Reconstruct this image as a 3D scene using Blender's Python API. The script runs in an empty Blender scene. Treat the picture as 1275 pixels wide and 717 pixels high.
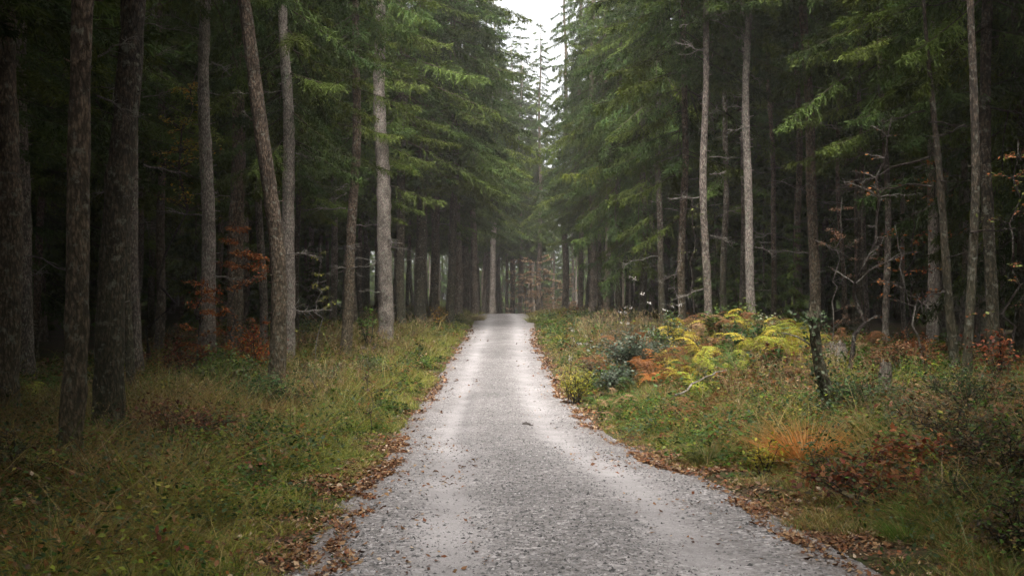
import bpy, math, random
import numpy as np
from mathutils import Vector, Matrix, Euler

RNG = np.random.default_rng(11)
random.seed(5)
sc = bpy.context.scene
COL = sc.collection

# ------------------------------------------------------------------ camera model
F = 1240.0; CX, CY = 637.5, 358.5
PITCH = math.radians(1.09)
CAMZ = 1.6

def at(px, py, Y):
    """point at distance Y on the line of sight of photo pixel (px, py)"""
    rx, ru = (px - CX) / F, (CY - py) / F
    fy = math.cos(PITCH) - ru * math.sin(PITCH)
    fz = math.sin(PITCH) + ru * math.cos(PITCH)
    s = Y / fy
    return Vector((rx * s, Y, CAMZ + fz * s))

# ------------------------------------------------------------------ small helpers
def sstep(a, b, x):
    t = np.clip((x - a) / (b - a), 0, 1)
    return t * t * (3 - 2 * t)

def hash2(ix, iy, s):
    n = np.sin(ix * 127.1 + iy * 311.7 + s * 74.7) * 43758.5453
    return n - np.floor(n)

def vnoise(x, y, s=0):
    x = np.asarray(x, float); y = np.asarray(y, float)
    ix, iy = np.floor(x), np.floor(y)
    fx, fy = x - ix, y - iy
    fx = fx * fx * (3 - 2 * fx); fy = fy * fy * (3 - 2 * fy)
    a = hash2(ix, iy, s); b = hash2(ix + 1, iy, s); c = hash2(ix, iy + 1, s); d = hash2(ix + 1, iy + 1, s)
    return (a + (b - a) * fx) * (1 - fy) + (c + (d - c) * fx) * fy

def fbm(x, y, s=0):
    return 0.55 * vnoise(x, y, s) + 0.3 * vnoise(x * 2.1, y * 2.1, s + 3) + 0.15 * vnoise(x * 4.3, y * 4.3, s + 7)

def norm(v):
    return v / np.maximum(np.linalg.norm(v, axis=-1, keepdims=True), 1e-9)

class MB:
    """collects geometry with a tint per point, builds ONE mesh"""
    def __init__(s):
        s.V, s.C, s.T, s.Q, s.n = [], [], [], [], 0
    def add(s, v, f, c):
        v = np.asarray(v, np.float32).reshape(-1, 3); f = np.asarray(f, np.int64)
        c = np.asarray(c, np.float32)
        if c.ndim == 1: c = np.broadcast_to(c, (len(v), 3))
        s.V.append(v); s.C.append(c)
        (s.T if f.shape[1] == 3 else s.Q).append(f + s.n)
        s.n += len(v)
    def merge(s, o, M=None, gain=None):
        v = np.concatenate(o.V)
        if M is not None:
            A = np.array(M); v = v @ A[:3, :3].T + A[:3, 3]
        c = np.concatenate(o.C)
        if gain is not None: c = c * np.asarray(gain)
        s.V.append(v.astype(np.float32)); s.C.append(c.astype(np.float32))
        s.T += [f + s.n for f in o.T]; s.Q += [f + s.n for f in o.Q]
        s.n += len(v)
    def mesh(s, name, mat, smooth=True):
        V = np.concatenate(s.V); C = np.concatenate(s.C)
        T = np.concatenate(s.T) if s.T else np.zeros((0, 3), np.int64)
        Q = np.concatenate(s.Q) if s.Q else np.zeros((0, 4), np.int64)
        me = bpy.data.meshes.new(name)
        me.vertices.add(len(V)); me.vertices.foreach_set('co', V.ravel())
        loops = np.concatenate([T.ravel(), Q.ravel()]).astype(np.int32)
        me.loops.add(len(loops)); me.loops.foreach_set('vertex_index', loops)
        nt, nq = len(T), len(Q)
        start = np.concatenate([np.arange(nt) * 3, nt * 3 + np.arange(nq) * 4]).astype(np.int32)
        me.polygons.add(nt + nq); me.polygons.foreach_set('loop_start', start)
        me.update(calc_edges=True)
        if smooth: me.polygons.foreach_set('use_smooth', np.ones(nt + nq, bool))
        a = me.attributes.new('tint', 'FLOAT_COLOR', 'POINT')
        a.data.foreach_set('color', np.concatenate([C, np.ones((len(C), 1), np.float32)], 1).ravel())
        for m in (mat if isinstance(mat, (list, tuple)) else [mat]): me.materials.append(m)
        return me

def link(name, me, parent=None, loc=(0, 0, 0), rot=(0, 0, 0), scale=(1, 1, 1)):
    o = bpy.data.objects.new(name, me); COL.objects.link(o)
    o.location = loc; o.rotation_euler = rot; o.scale = scale
    if parent: o.parent = parent
    return o

def tag(o, label=None, cat=None, group=None, kind=None):
    if label: o['label'] = label
    if cat: o['category'] = cat
    if group: o['group'] = group
    if kind: o['kind'] = kind
    return o

def thing(name, label, cat, loc, group=None, rotz=0.0, scale=1.0):
    o = link(name, None, None, loc, (0, 0, rotz), (scale,) * 3)
    return tag(o, label, cat, group)

# ------------------------------------------------------------------ geometry kits
def kites(mb, P, D, N, L, W, C, fold=0.15, mid=0.45):
    """leaf shaped quads: P base, D direction, N leaf normal, L length, W width, C tint"""
    n = len(P); D = norm(D); S = norm(np.cross(D, N)); Nn = np.cross(S, D)
    L = np.broadcast_to(np.asarray(L, float), (n,))[:, None]; W = np.broadcast_to(np.asarray(W, float), (n,))[:, None]
    v = np.empty((n, 4, 3)); m = P + D * L * mid
    v[:, 0] = P; v[:, 1] = m + S * W * .5 + Nn * W * fold; v[:, 2] = P + D * L; v[:, 3] = m - S * W * .5 + Nn * W * fold
    C = np.broadcast_to(np.asarray(C, float), (n, 3))
    mb.add(v, np.arange(n * 4).reshape(n, 4), np.repeat(C, 4, 0))

def blades(mb, P, D, bend, L, W, C, S=None, lv=3, tipc=None, wp=0.75):
    """tapering curved strips: start D, bending along vector bend (scaled by length)"""
    n = len(P); D = norm(D)
    L = np.broadcast_to(np.asarray(L, float), (n,))[:, None]; W = np.broadcast_to(np.asarray(W, float), (n,))[:, None]
    if S is None:
        S = norm(np.cross(D, bend + np.array([1e-4, 2e-4, 0])))
    k = 2 * lv + 1
    v = np.empty((n, k, 3)); c = np.empty((n, k, 3)); C = np.broadcast_to(np.asarray(C, float), (n, 3))
    tc = C if tipc is None else tipc
    for i in range(lv):
        t = i / lv
        p = P + D * L * t + bend * L * t * t
        w = W * (1 - t ** 1.6) * .5 * (0.7 + 0.3 * min(1, t * 4))
        v[:, 2 * i] = p - S * w; v[:, 2 * i + 1] = p + S * w
        c[:, 2 * i] = c[:, 2 * i + 1] = C * (1 - t) + tc * t
    v[:, k - 1] = P + D * L + bend * L; c[:, k - 1] = tc
    base = (np.arange(n) * k)[:, None]
    c = c.reshape(-1, 3)
    v = v.reshape(-1, 3)
    q = [base + np.array([[2 * i, 2 * i + 1, 2 * i + 3, 2 * i + 2]]) for i in range(lv - 1)]
    t = base + np.array([[k - 3, k - 2, k - 1]])
    if q: mb.add(v, np.concatenate(q), c); mb.T.append(t + mb.n - len(v))
    else: mb.add(v, t, c)

def tube(mb, pts, rad, seg=8, c=(1, 1, 1), cap=True, rough=0.0, rng=RNG, flare=0.0):
    pts = np.asarray(pts, float); k = len(pts); rad = np.broadcast_to(np.asarray(rad, float), (k,))
    tg = np.gradient(pts, axis=0); tg = norm(tg)
    ref = np.where(np.abs(tg[:, 2:3]) > 0.9, np.array([[1., 0, 0]]), np.array([[0., 0, 1]]))
    a = norm(np.cross(tg, ref)); b = np.cross(tg, a)
    th = np.linspace(0, 2 * np.pi, seg, endpoint=False)
    R = rad[:, None] * np.ones((1, seg))
    if rough:
        lob = sum(np.sin(th * m + rng.uniform(0, 6.3)) * rng.uniform(.2, .5) for m in (2, 3, 5))[None, :]
        R = R * (1 + rough * 0.9 * lob + rough * rng.normal(0, .5, (k, seg)) + rough * .5 * rng.normal(0, 1, (k, 1)))
    if flare:
        h = np.cumsum(np.r_[0, np.linalg.norm(np.diff(pts, axis=0), axis=1)])
        lob = 1 + .45 * np.sin(th * 4 + rng.uniform(0, 6)) + .3 * np.sin(th * 3 + rng.uniform(0, 6))
        R = R * (1 + flare * np.exp(-h / .28)[:, None] * np.clip(lob, .2, 2)[None, :])
    v = pts[:, None, :] + R[:, :, None] * (np.cos(th)[None, :, None] * a[:, None] + np.sin(th)[None, :, None] * b[:, None])
    i = np.arange(k - 1)[:, None] * seg; j = np.arange(seg)[None, :]; j2 = (j + 1) % seg
    f = np.stack([i + j, i + j2, i + seg + j2, i + seg + j], -1).reshape(-1, 4)
    n0 = mb.n
    mb.add(v.reshape(-1, 3), f, np.asarray(c, float))
    if cap:
        e = (k - 1) * seg
        mb.add(pts[-1:] , np.array([[0, 0, 0]])[:0], np.asarray(c, float)) if False else None
        mb.V.append((pts[-1:] + tg[-1:] * rad[-1] * .3).astype(np.float32)); mb.C.append(np.asarray([c], np.float32) if np.ndim(c) == 1 else np.asarray(c, np.float32)[-1:])
        mb.T.append(np.stack([n0 + e + np.arange(seg), n0 + e + (np.arange(seg) + 1) % seg, np.full(seg, mb.n)], -1)); mb.n += 1

# ------------------------------------------------------------------ materials
def newmat(name):
    m = bpy.data.materials.new(name); m.use_nodes = True
    nt = m.node_tree; nt.nodes.clear()
    return m, nt, nt.nodes, nt.links

def N(nodes, t, **kw):
    n = nodes.new(t)
    for k, v in kw.items():
        if k in n.inputs.keys(): n.inputs[k].default_value = v
        else: setattr(n, k, v)
    return n

def leaf_mat(name, transl=0.35, rough=0.5, spec=0.3, jitter=0.25):
    m, nt, nd, lk = newmat(name)
    out = N(nd, 'ShaderNodeOutputMaterial'); at_ = N(nd, 'ShaderNodeAttribute', attribute_name='tint')
    oi = N(nd, 'ShaderNodeObjectInfo')
    mr = N(nd, 'ShaderNodeMapRange'); mr.inputs['To Min'].default_value = 1 - jitter; mr.inputs['To Max'].default_value = 1 + jitter
    lk.new(oi.outputs['Random'], mr.inputs['Value'])
    hs = N(nd, 'ShaderNodeHueSaturation'); lk.new(at_.outputs['Color'], hs.inputs['Color']); lk.new(mr.outputs[0], hs.inputs['Value'])
    p = N(nd, 'ShaderNodeBsdfPrincipled', Roughness=rough); p.inputs['Specular IOR Level'].default_value = spec
    tr = N(nd, 'ShaderNodeBsdfTranslucent'); mx = N(nd, 'ShaderNodeMixShader'); mx.inputs[0].default_value = transl
    lk.new(hs.outputs[0], p.inputs['Base Color']); lk.new(hs.outputs[0], tr.inputs['Color'])
    lk.new(p.outputs[0], mx.inputs[1]); lk.new(tr.outputs[0], mx.inputs[2]); lk.new(mx.outputs[0], out.inputs['Surface'])
    return m

def bark_mat(name, dark, light, moss=0.2, scale=1.0, lichen=0.25):
    m, nt, nd, lk = newmat(name)
    out = N(nd, 'ShaderNodeOutputMaterial'); tc = N(nd, 'ShaderNodeTexCoord')
    oi = N(nd, 'ShaderNodeObjectInfo')
    add = N(nd, 'ShaderNodeVectorMath', operation='MULTIPLY_ADD'); 
    lk.new(oi.outputs['Random'], add.inputs[0]); add.inputs[1].default_value = (37, 19, 23); lk.new(tc.outputs['Object'], add.inputs[2])
    mp = N(nd, 'ShaderNodeMapping'); mp.inputs['Scale'].default_value = (1, 1, .38); lk.new(add.outputs[0], mp.inputs[0])
    vo = N(nd, 'ShaderNodeTexVoronoi', Scale=24 * scale); vo.feature = 'F1'
    wr = N(nd, 'ShaderNodeTexNoise', Scale=9 * scale, Detail=3.0)
    lk.new(mp.outputs[0], wr.inputs['Vector'])
    wa = N(nd, 'ShaderNodeVectorMath', operation='MULTIPLY_ADD'); lk.new(wr.outputs['Color'], wa.inputs[0]); wa.inputs[1].default_value = (.09, .09, .09); lk.new(mp.outputs[0], wa.inputs[2])
    lk.new(wa.outputs[0], vo.inputs['Vector'])
    n1 = N(nd, 'ShaderNodeTexNoise', Scale=60 * scale, Detail=5.0, Roughness=.65); lk.new(mp.outputs[0], n1.inputs['Vector'])
    n2 = N(nd, 'ShaderNodeTexNoise', Scale=2.2, Detail=4.0, Roughness=.6); lk.new(add.outputs[0], n2.inputs['Vector'])
    n3 = N(nd, 'ShaderNodeTexNoise', Scale=7.5, Detail=5.0, Roughness=.7); lk.new(add.outputs[0], n3.inputs['Vector'])
    mixh = N(nd, 'ShaderNodeMath', operation='MULTIPLY_ADD'); lk.new(vo.outputs['Distance'], mixh.inputs[0]); mixh.inputs[1].default_value = .75; lk.new(n1.outputs['Fac'], mixh.inputs[2])
    cr = N(nd, 'ShaderNodeValToRGB'); lk.new(mixh.outputs[0], cr.inputs[0])
    cr.color_ramp.elements[0].position = .42; cr.color_ramp.elements[0].color = (*light, 1)
    cr.color_ramp.elements[1].position = .98; cr.color_ramp.elements[1].color = (*dark, 1)
    e = cr.color_ramp.elements.new(.68); e.color = (*[(a + b) * .5 for a, b in zip(dark, light)], 1)
    # broad tone changes
    mr = N(nd, 'ShaderNodeMapRange'); mr.inputs['From Min'].default_value = .3; mr.inputs['From Max'].default_value = .7; mr.inputs['To Min'].default_value = .5; mr.inputs['To Max'].default_value = 1.45
    lk.new(n2.outputs['Fac'], mr.inputs['Value'])
    hs = N(nd, 'ShaderNodeHueSaturation'); lk.new(cr.outputs[0], hs.inputs['Color']); lk.new(mr.outputs[0], hs.inputs['Value'])
    # lichen flecks
    lr = N(nd, 'ShaderNodeValToRGB'); lr.color_ramp.elements[0].position = .55; lr.color_ramp.elements[1].position = .63
    lk.new(n3.outputs['Fac'], lr.inputs[0]); lm = N(nd, 'ShaderNodeMath', operation='MULTIPLY'); lk.new(lr.outputs[0], lm.inputs[0]); lm.inputs[1].default_value = lichen * 2.2
    m1 = N(nd, 'ShaderNodeMixRGB'); lk.new(lm.outputs[0], m1.inputs[0]); lk.new(hs.outputs[0], m1.inputs[1]); m1.inputs[2].default_value = (.30, .30, .24, 1)
    # moss towards the foot
    sx = N(nd, 'ShaderNodeSeparateXYZ'); lk.new(tc.outputs['Object'], sx.inputs[0])
    mz = N(nd, 'ShaderNodeMapRange'); mz.inputs['From Min'].default_value = 5.0; mz.inputs['From Max'].default_value = 0.0; lk.new(sx.outputs['Z'], mz.inputs['Value'])
    mm = N(nd, 'ShaderNodeMath', operation='MULTIPLY'); lk.new(mz.outputs[0], mm.inputs[0]); lk.new(n2.outputs['Fac'], mm.inputs[1])
    mm2 = N(nd, 'ShaderNodeMath', operation='MULTIPLY'); lk.new(mm.outputs[0], mm2.inputs[0]); mm2.inputs[1].default_value = moss * 2
    m2 = N(nd, 'ShaderNodeMixRGB'); lk.new(mm2.outputs[0], m2.inputs[0]); lk.new(m1.outputs[0], m2.inputs[1]); m2.inputs[2].default_value = (.055, .065, .022, 1)
    p = N(nd, 'ShaderNodeBsdfPrincipled', Roughness=.85); p.inputs['Specular IOR Level'].default_value = .25; lk.new(m2.outputs[0], p.inputs['Base Color'])
    bp = N(nd, 'ShaderNodeBump', Strength=1.0, Distance=.05, invert=True); lk.new(mixh.outputs[0], bp.inputs['Height']); lk.new(bp.outputs[0], p.inputs['Normal'])
    lk.new(p.outputs[0], out.inputs['Surface'])
    return m

BARK = {
    'brown': bark_mat('brown bark', (.06, .042, .03), (.33, .235, .165), .35),
    'dark': bark_mat('shade-darkened bark', (.036, .028, .021), (.19, .14, .10), .4),  # dark tone partly stands in for shade on silhouetted trunks
    'grey': bark_mat('grey bark', (.10, .08, .068), (.45, .365, .30), .2, 1.0, .35),
    'pale': bark_mat('pale bark', (.16, .132, .112), (.64, .54, .46), .12, 1.2, .45),
    'far': bark_mat('far bark', (.09, .066, .05), (.30, .225, .175), .15, .6),
}
NEEDLE = leaf_mat('spruce needles', .22, .6, .08, .22)
LEAF = leaf_mat('leaves', .38, .5, .18, .12)
GRASSM = leaf_mat('grass blades', .35, .5, .18, .0)
LITTERM = leaf_mat('dry leaves', .12, .6, .3, .0)
TWIG = bark_mat('dead twig wood', (.13, .112, .095), (.40, .36, .31), 0, 1.5, .3)
DTWIG = bark_mat('dark twig wood', (.03, .022, .018), (.12, .09, .07), 0, 1.5, .2)

# ------------------------------------------------------------------ terrain
def curve(ys, vs):
    g = np.linspace(-60, 320, 1521); v = np.interp(g, ys, vs)
    k = np.hanning(29); k /= k.sum()
    v = np.convolve(np.pad(v, 14, mode='edge'), k, mode='valid')
    return lambda y: np.interp(y, g, v)

zr = curve([-60, 0, 6.2, 9.7, 17.7, 26, 34.7, 51, 70, 84, 95, 120, 320], [0, 0, -.08, -.2, -.68, -.8, -.64, -.04, .62, 1.0, .95, .2, -1.0])
xl = curve([-60, 0, 6.2, 9.7, 17.7, 34.7, 51, 87, 100, 110, 120, 135, 150, 320], [-1.0, -1.1, -1.3, -1.44, -1.96, -2.3, -2.3, -2.6, -2.2, -.6, 2.4, 7, 12, 64])
xr = curve([-60, 0, 6.2, 9.7, 17.7, 34.7, 51, 70, 87, 100, 110, 120, 135, 150, 320], [2.5, 2.4, 2.22, 2.05, 1.53, 1.19, 1.13, 1.35, 1.0, 1.5, 3.2, 6.2, 10.8, 15.8, 68])
AR = curve([-60, 0, 5, 10, 25, 50, 80, 320], [.5, .5, .55, .65, 1.05, .8, .5, .4])
AL = curve([-60, 0, 15, 30, 50, 80, 320], [.25, .25, .2, .3, .5, .5, .4])

def wob(Y, s):
    return (fbm(Y * 0.8, Y * 0 + s, s) - .5) * .32 + (vnoise(Y * 3.1, Y * 0, s + 5) - .5) * .18

def edge_d(X, Y):
    """(distance beyond the track's edge (negative on the track), side -1/+1)"""
    L, R = xl(Y), xr(Y); mid = (L + R) / 2
    side = np.where(X < mid, -1, 1)
    d = np.where(side < 0, (L + wob(Y, 2)) - X, X - (R + wob(Y, 9)))
    return d, side

def gz(X, Y):
    X = np.asarray(X, float); Y = np.asarray(Y, float)
    d, side = edge_d(X, Y)
    dp = np.maximum(d, 0)
    amp = np.where(side < 0, AL(Y) * sstep(.5, 8, dp), AR(Y) * sstep(.3, 5.5, dp))
    n = (fbm(X * .7, Y * .7, 21) - .5) * .32 * sstep(.2, 2.5, dp) + (fbm(X * .12, Y * .12, 22) - .5) * .7 * sstep(4, 20, dp)
    n = n + (fbm(X * 2.3, Y * 2.3, 23) - .5) * .10 * sstep(.1, .6, dp)
    n = n + .55 * np.exp(-((X - 5.6) / 2.6) ** 2 - ((Y - 27) / 5.0) ** 2) * sstep(.3, 2, dp) * (side > 0)
    kerb = np.where(d < 0.12, -.05, .03 * sstep(.12, .5, d))
    return zr(Y) + amp + n + kerb

def g1(x, y): return float(gz(np.array([x]), np.array([y]))[0])

def axis_vals(lo, hi, fine_lo, fine_hi, fs, growth=1.14):
    v = list(np.arange(fine_lo, fine_hi + fs * .5, fs)); s = fs
    while v[-1] < hi: s *= growth; v.append(min(v[-1] + s, hi))
    s = fs
    while v[0] > lo: s *= growth; v.insert(0, max(v[0] - s, lo))
    return np.array(v)

def grid_mesh(gx, gy, Z):
    n, m = len(gy), len(gx)
    X, Y = np.meshgrid(gx, gy)
    v = np.stack([X, Y, Z(X, Y)], -1).reshape(-1, 3)
    i = np.arange(n - 1)[:, None] * m; j = np.arange(m - 1)[None, :]
    f = np.stack([i + j, i + j + 1, i + m + j + 1, i + m + j], -1).reshape(-1, 4)
    return v, f

def soil_mat():
    m, nt, nd, lk = newmat('forest soil')
    out = N(nd, 'ShaderNodeOutputMaterial'); tc = N(nd, 'ShaderNodeTexCoord')
    a = N(nd, 'ShaderNodeTexNoise', Scale=1.1, Detail=6.0, Roughness=.65); b = N(nd, 'ShaderNodeTexNoise', Scale=22, Detail=6.0, Roughness=.7)
    lk.new(tc.outputs['Object'], a.inputs[0]); lk.new(tc.outputs['Object'], b.inputs[0])
    c1 = N(nd, 'ShaderNodeValToRGB'); lk.new(b.outputs['Fac'], c1.inputs[0])
    c1.color_ramp.elements[0].position = .35; c1.color_ramp.elements[0].color = (.022, .016, .010, 1)
    c1.color_ramp.elements[1].position = .72; c1.color_ramp.elements[1].color = (.13, .085, .05, 1)
    c2 = N(nd, 'ShaderNodeValToRGB'); lk.new(b.outputs['Fac'], c2.inputs[0])
    c2.color_ramp.elements[0].position = .35; c2.color_ramp.elements[0].color = (.018, .024, .008, 1)
    c2.color_ramp.elements[1].position = .75; c2.color_ramp.elements[1].color = (.075, .085, .025, 1)
    r = N(nd, 'ShaderNodeValToRGB'); r.color_ramp.elements[0].position = .45; r.color_ramp.elements[1].position = .6; lk.new(a.outputs['Fac'], r.inputs[0])
    mx = N(nd, 'ShaderNodeMixRGB'); lk.new(r.outputs[0], mx.inputs[0]); lk.new(c1.outputs[0], mx.inputs[1]); lk.new(c2.outputs[0], mx.inputs[2])
    p = N(nd, 'ShaderNodeBsdfPrincipled', Roughness=.95); p.inputs['Specular IOR Level'].default_value = .15
    bp = N(nd, 'ShaderNodeBump', Strength=.8, Distance=.05); lk.new(b.outputs['Fac'], bp.inputs['Height']); lk.new(bp.outputs[0], p.inputs['Normal'])
    lk.new(mx.outputs[0], p.inputs['Base Color']); lk.new(p.outputs[0], out.inputs['Surface'])
    return m

mb = MB()
v, f = grid_mesh(axis_vals(-110, 110, -12, 12, .16), axis_vals(-40, 260, 3, 40, .2), gz)
mb.add(v, f, (.1, .1, .1))
tag(link('ground', mb.mesh('ground', soil_mat())), kind='structure')

# the gravel track
def road_mat():
    m, nt, nd, lk = newmat('gravel track')
    out = N(nd, 'ShaderNodeOutputMaterial'); tc = N(nd, 'ShaderNodeTexCoord'); at_ = N(nd, 'ShaderNodeAttribute', attribute_name='tint')
    sx = N(nd, 'ShaderNodeSeparateColor'); lk.new(at_.outputs['Color'], sx.inputs[0])
    v1 = N(nd, 'ShaderNodeTexVoronoi', Scale=26, Randomness=1.0); v2 = N(nd, 'ShaderNodeTexVoronoi', Scale=62, Randomness=1.0)
    n0 = N(nd, 'ShaderNodeTexNoise', Scale=.9, Detail=6.0, Roughness=.62); n1 = N(nd, 'ShaderNodeTexNoise', Scale=7, Detail=6.0, Roughness=.7); n2 = N(nd, 'ShaderNodeTexNoise', Scale=130, Detail=3.0)
    for n in (v1, v2, n0, n1, n2): lk.new(tc.outputs['Object'], n.inputs['Vector'])
    # track factor (R of tint = how worn and smooth)
    w = N(nd, 'ShaderNodeMath', operation='MULTIPLY_ADD'); lk.new(n1.outputs['Fac'], w.inputs[0]); w.inputs[1].default_value = .7; 
    sub = N(nd, 'ShaderNodeMath', operation='SUBTRACT'); lk.new(sx.outputs[0], sub.inputs[0]); sub.inputs[1].default_value = .35; lk.new(sub.outputs[0], w.inputs[2])
    wc = N(nd, 'ShaderNodeClamp'); lk.new(w.outputs[0], wc.inputs[0])
    # stones: per-cell grey
    bw = N(nd, 'ShaderNodeSeparateColor'); lk.new(v1.outputs['Color'], bw.inputs[0])
    st = N(nd, 'ShaderNodeValToRGB'); lk.new(bw.outputs[0], st.inputs[0])
    st.color_ramp.elements[0].position = 0; st.color_ramp.elements[0].color = (.022, .020, .018, 1)
    st.color_ramp.elements[1].position = 1; st.color_ramp.elements[1].color = (.50, .465, .45, 1)
    e = st.color_ramp.elements.new(.35); e.color = (.145, .13, .122, 1); e = st.color_ramp.elements.new(.8); e.color = (.22, .206, .204, 1)
    bw2 = N(nd, 'ShaderNodeSeparateColor'); lk.new(v2.outputs['Color'], bw2.inputs[0])
    gr = N(nd, 'ShaderNodeValToRGB'); lk.new(bw2.outputs[0], gr.inputs[0])
    gr.color_ramp.elements[0].color = (.055, .05, .048, 1); gr.color_ramp.elements[1].color = (.32, .294, .282, 1)
    m1 = N(nd, 'ShaderNodeMixRGB'); m1.inputs[0].default_value = .42; lk.new(st.outputs[0], m1.inputs[1]); lk.new(gr.outputs[0], m1.inputs[2])
    # fine worn surface
    fw = N(nd, 'ShaderNodeValToRGB'); lk.new(n2.outputs['Fac'], fw.inputs[0])
    fw.color_ramp.elements[0].position = .3; fw.color_ramp.elements[0].color = (.19, .178, .178, 1); fw.color_ramp.elements[1].position = .7; fw.color_ramp.elements[1].color = (.325, .302, .294, 1)
    m2 = N(nd, 'ShaderNodeMixRGB'); lk.new(wc.outputs[0], m2.inputs[0]); lk.new(m1.outputs[0], m2.inputs[1]); lk.new(fw.outputs[0], m2.inputs[2])
    # broad mottling, damp stripes (G of tint)
    mr = N(nd, 'ShaderNodeMapRange'); mr.inputs['From Min'].default_value = .3; mr.inputs['From Max'].default_value = .7; mr.inputs['To Min'].default_value = .86; mr.inputs['To Max'].default_value = 1.42; lk.new(n0.outputs['Fac'], mr.inputs['Value'])
    dm = N(nd, 'ShaderNodeMath', operation='MULTIPLY'); lk.new(mr.outputs[0], dm.inputs[0]); lk.new(sx.outputs[1], dm.inputs[1])
    hs = N(nd, 'ShaderNodeHueSaturation'); lk.new(m2.outputs[0], hs.inputs['Color']); lk.new(dm.outputs[0], hs.inputs['Value'])
    # dirt (B)
    db = N(nd, 'ShaderNodeMath', operation='MULTIPLY'); lk.new(sx.outputs[2], db.inputs[0]); lk.new(n1.outputs['Fac'], db.inputs[1])
    m3 = N(nd, 'ShaderNodeMixRGB'); lk.new(db.outputs[0], m3.inputs[0]); lk.new(hs.outputs[0], m3.inputs[1]); m3.inputs[2].default_value = (.10, .07, .05, 1)
    p = N(nd, 'ShaderNodeBsdfPrincipled', Roughness=.75); p.inputs['Specular IOR Level'].default_value = .4; lk.new(m3.outputs[0], p.inputs['Base Color'])
    inv = N(nd, 'ShaderNodeMath', operation='SUBTRACT'); inv.inputs[0].default_value = 1.1; lk.new(wc.outputs[0], inv.inputs[1])
    hh = N(nd, 'ShaderNodeMath', operation='MULTIPLY'); lk.new(v1.outputs['Distance'], hh.inputs[0]); lk.new(inv.outputs[0], hh.inputs[1])
    h2 = N(nd, 'ShaderNodeMath', operation='MULTIPLY_ADD'); lk.new(v2.outputs['Distance'], h2.inputs[0]); h2.inputs[1].default_value = .4; lk.new(hh.outputs[0], h2.inputs[2])
    bp = N(nd, 'ShaderNodeBump', Strength=1.0, Distance=.022, invert=True); lk.new(h2.outputs[0], bp.inputs['Height']); lk.new(bp.outputs[0], p.inputs['Normal'])
    lk.new(p.outputs[0], out.inputs['Surface'])
    return m

def track_fac(u):
    """u 0..1 across the track: worn wheel ruts"""
    return np.exp(-((u - .24) / .09) ** 2) + np.exp(-((u - .76) / .09) ** 2)

def road_u(X, Y):
    return (X - xl(Y)) / (xr(Y) - xl(Y))

def road_z(X, Y):
    u = road_u(X, Y)
    return zr(Y) + .035 * (1 - (2 * u - 1) ** 2) - .028 * track_fac(u) + (fbm(X * 1.2, Y * .5, 31) - .5) * .03 - .06 * sstep(1.06, 1.16, np.abs(2 * u - 1)) 

ys = axis_vals(-35, 250, 3, 60, .15, 1.06); us = np.linspace(-.09, 1.09, 60)
U, YY = np.meshgrid(us, ys); XX = xl(YY) + U * (xr(YY) - xl(YY)) + np.where(U < .5, wob(YY, 2), wob(YY, 9)) * np.abs(2 * U - 1)
v = np.stack([XX, YY, road_z(XX, YY) + .006], -1).reshape(-1, 3)
n, m_ = len(ys), len(us); i = np.arange(n - 1)[:, None] * m_; j = np.arange(m_ - 1)[None, :]
f = np.stack([i + j, i + j + 1, i + m_ + j + 1, i + m_ + j], -1).reshape(-1, 4)
tr = np.clip(track_fac(U), 0, 1) * (.5 + .7 * fbm(XX * .6, YY * .16, 33))
damp = 1 - .28 * np.exp(-((U - .30) / .035) ** 2) * sstep(.42, .6, fbm(XX * 0, YY * .12, 35)) * sstep(12, 17, YY) - .24 * np.exp(-((U - .5) / .17) ** 2) * (.5 + fbm(XX, YY * .25, 38))
dirt = sstep(.84, 1.06, np.abs(2 * U - 1) + (fbm(XX * 2, YY * 1.2, 36) - .5) * .25)
mb = MB(); mb.add(v, f, np.stack([tr, damp, dirt], -1).reshape(-1, 3))
tag(link('road', mb.mesh('road', road_mat())), kind='structure')

# ------------------------------------------------------------------ loose stones on the track
def stones(n, ylo, yhi, smin, smax, seed, dark=0.0):
    r = np.random.default_rng(seed)
    Y = np.exp(r.uniform(math.log(ylo), math.log(yhi), n)) if yhi / ylo > 2 else r.uniform(ylo, yhi, n)
    u = r.uniform(-.05, 1.05, n)
    keep = r.random(n) < (1 - .8 * np.clip(track_fac(u), 0, 1)) * (.35 + vnoise(u * 5, Y * .7, 3))
    Y, u = Y[keep], u[keep]; n = len(Y)
    X = xl(Y) + u * (xr(Y) - xl(Y)); Z = road_z(X, Y) + .004
    o = np.array([[1, 0, 0], [0, 1, 0], [-1, 0, 0], [0, -1, 0], [0, 0, 1], [.6, .6, .6], [-.5, .5, .55]], float)[:5]
    s = r.uniform(smin, smax, n) * r.choice([.7, 1, 1.4], n, p=[.5, .38, .12])
    sc_ = np.stack([s * r.uniform(.7, 1.3, n), s * r.uniform(.7, 1.3, n), s * r.uniform(.5, .9, n)], -1)
    a = r.uniform(0, 6.28, n); ca, sa = np.cos(a), np.sin(a)
    v = o[None] * (1 + r.normal(0, .22, (n, 5, 1))) * sc_[:, None]
    v = np.stack([v[..., 0] * ca[:, None] - v[..., 1] * sa[:, None], v[..., 0] * sa[:, None] + v[..., 1] * ca[:, None], v[..., 2]], -1) + np.stack([X, Y, Z], -1)[:, None]
    f = np.array([[0, 1, 4], [1, 2, 4], [2, 3, 4], [3, 0, 4]])
    c = (r.choice([.025, .07, .13, .20, .30], n, p=[.18, .26, .28, .2, .08]) * r.uniform(.8, 1.2, n))[:, None] * np.array([1, .94, .92])
    return v.reshape(-1, 3), (np.arange(n)[:, None, None] * 5 + f).reshape(-1, 3), np.repeat(c, 5, 0)
mb = MB()
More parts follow.
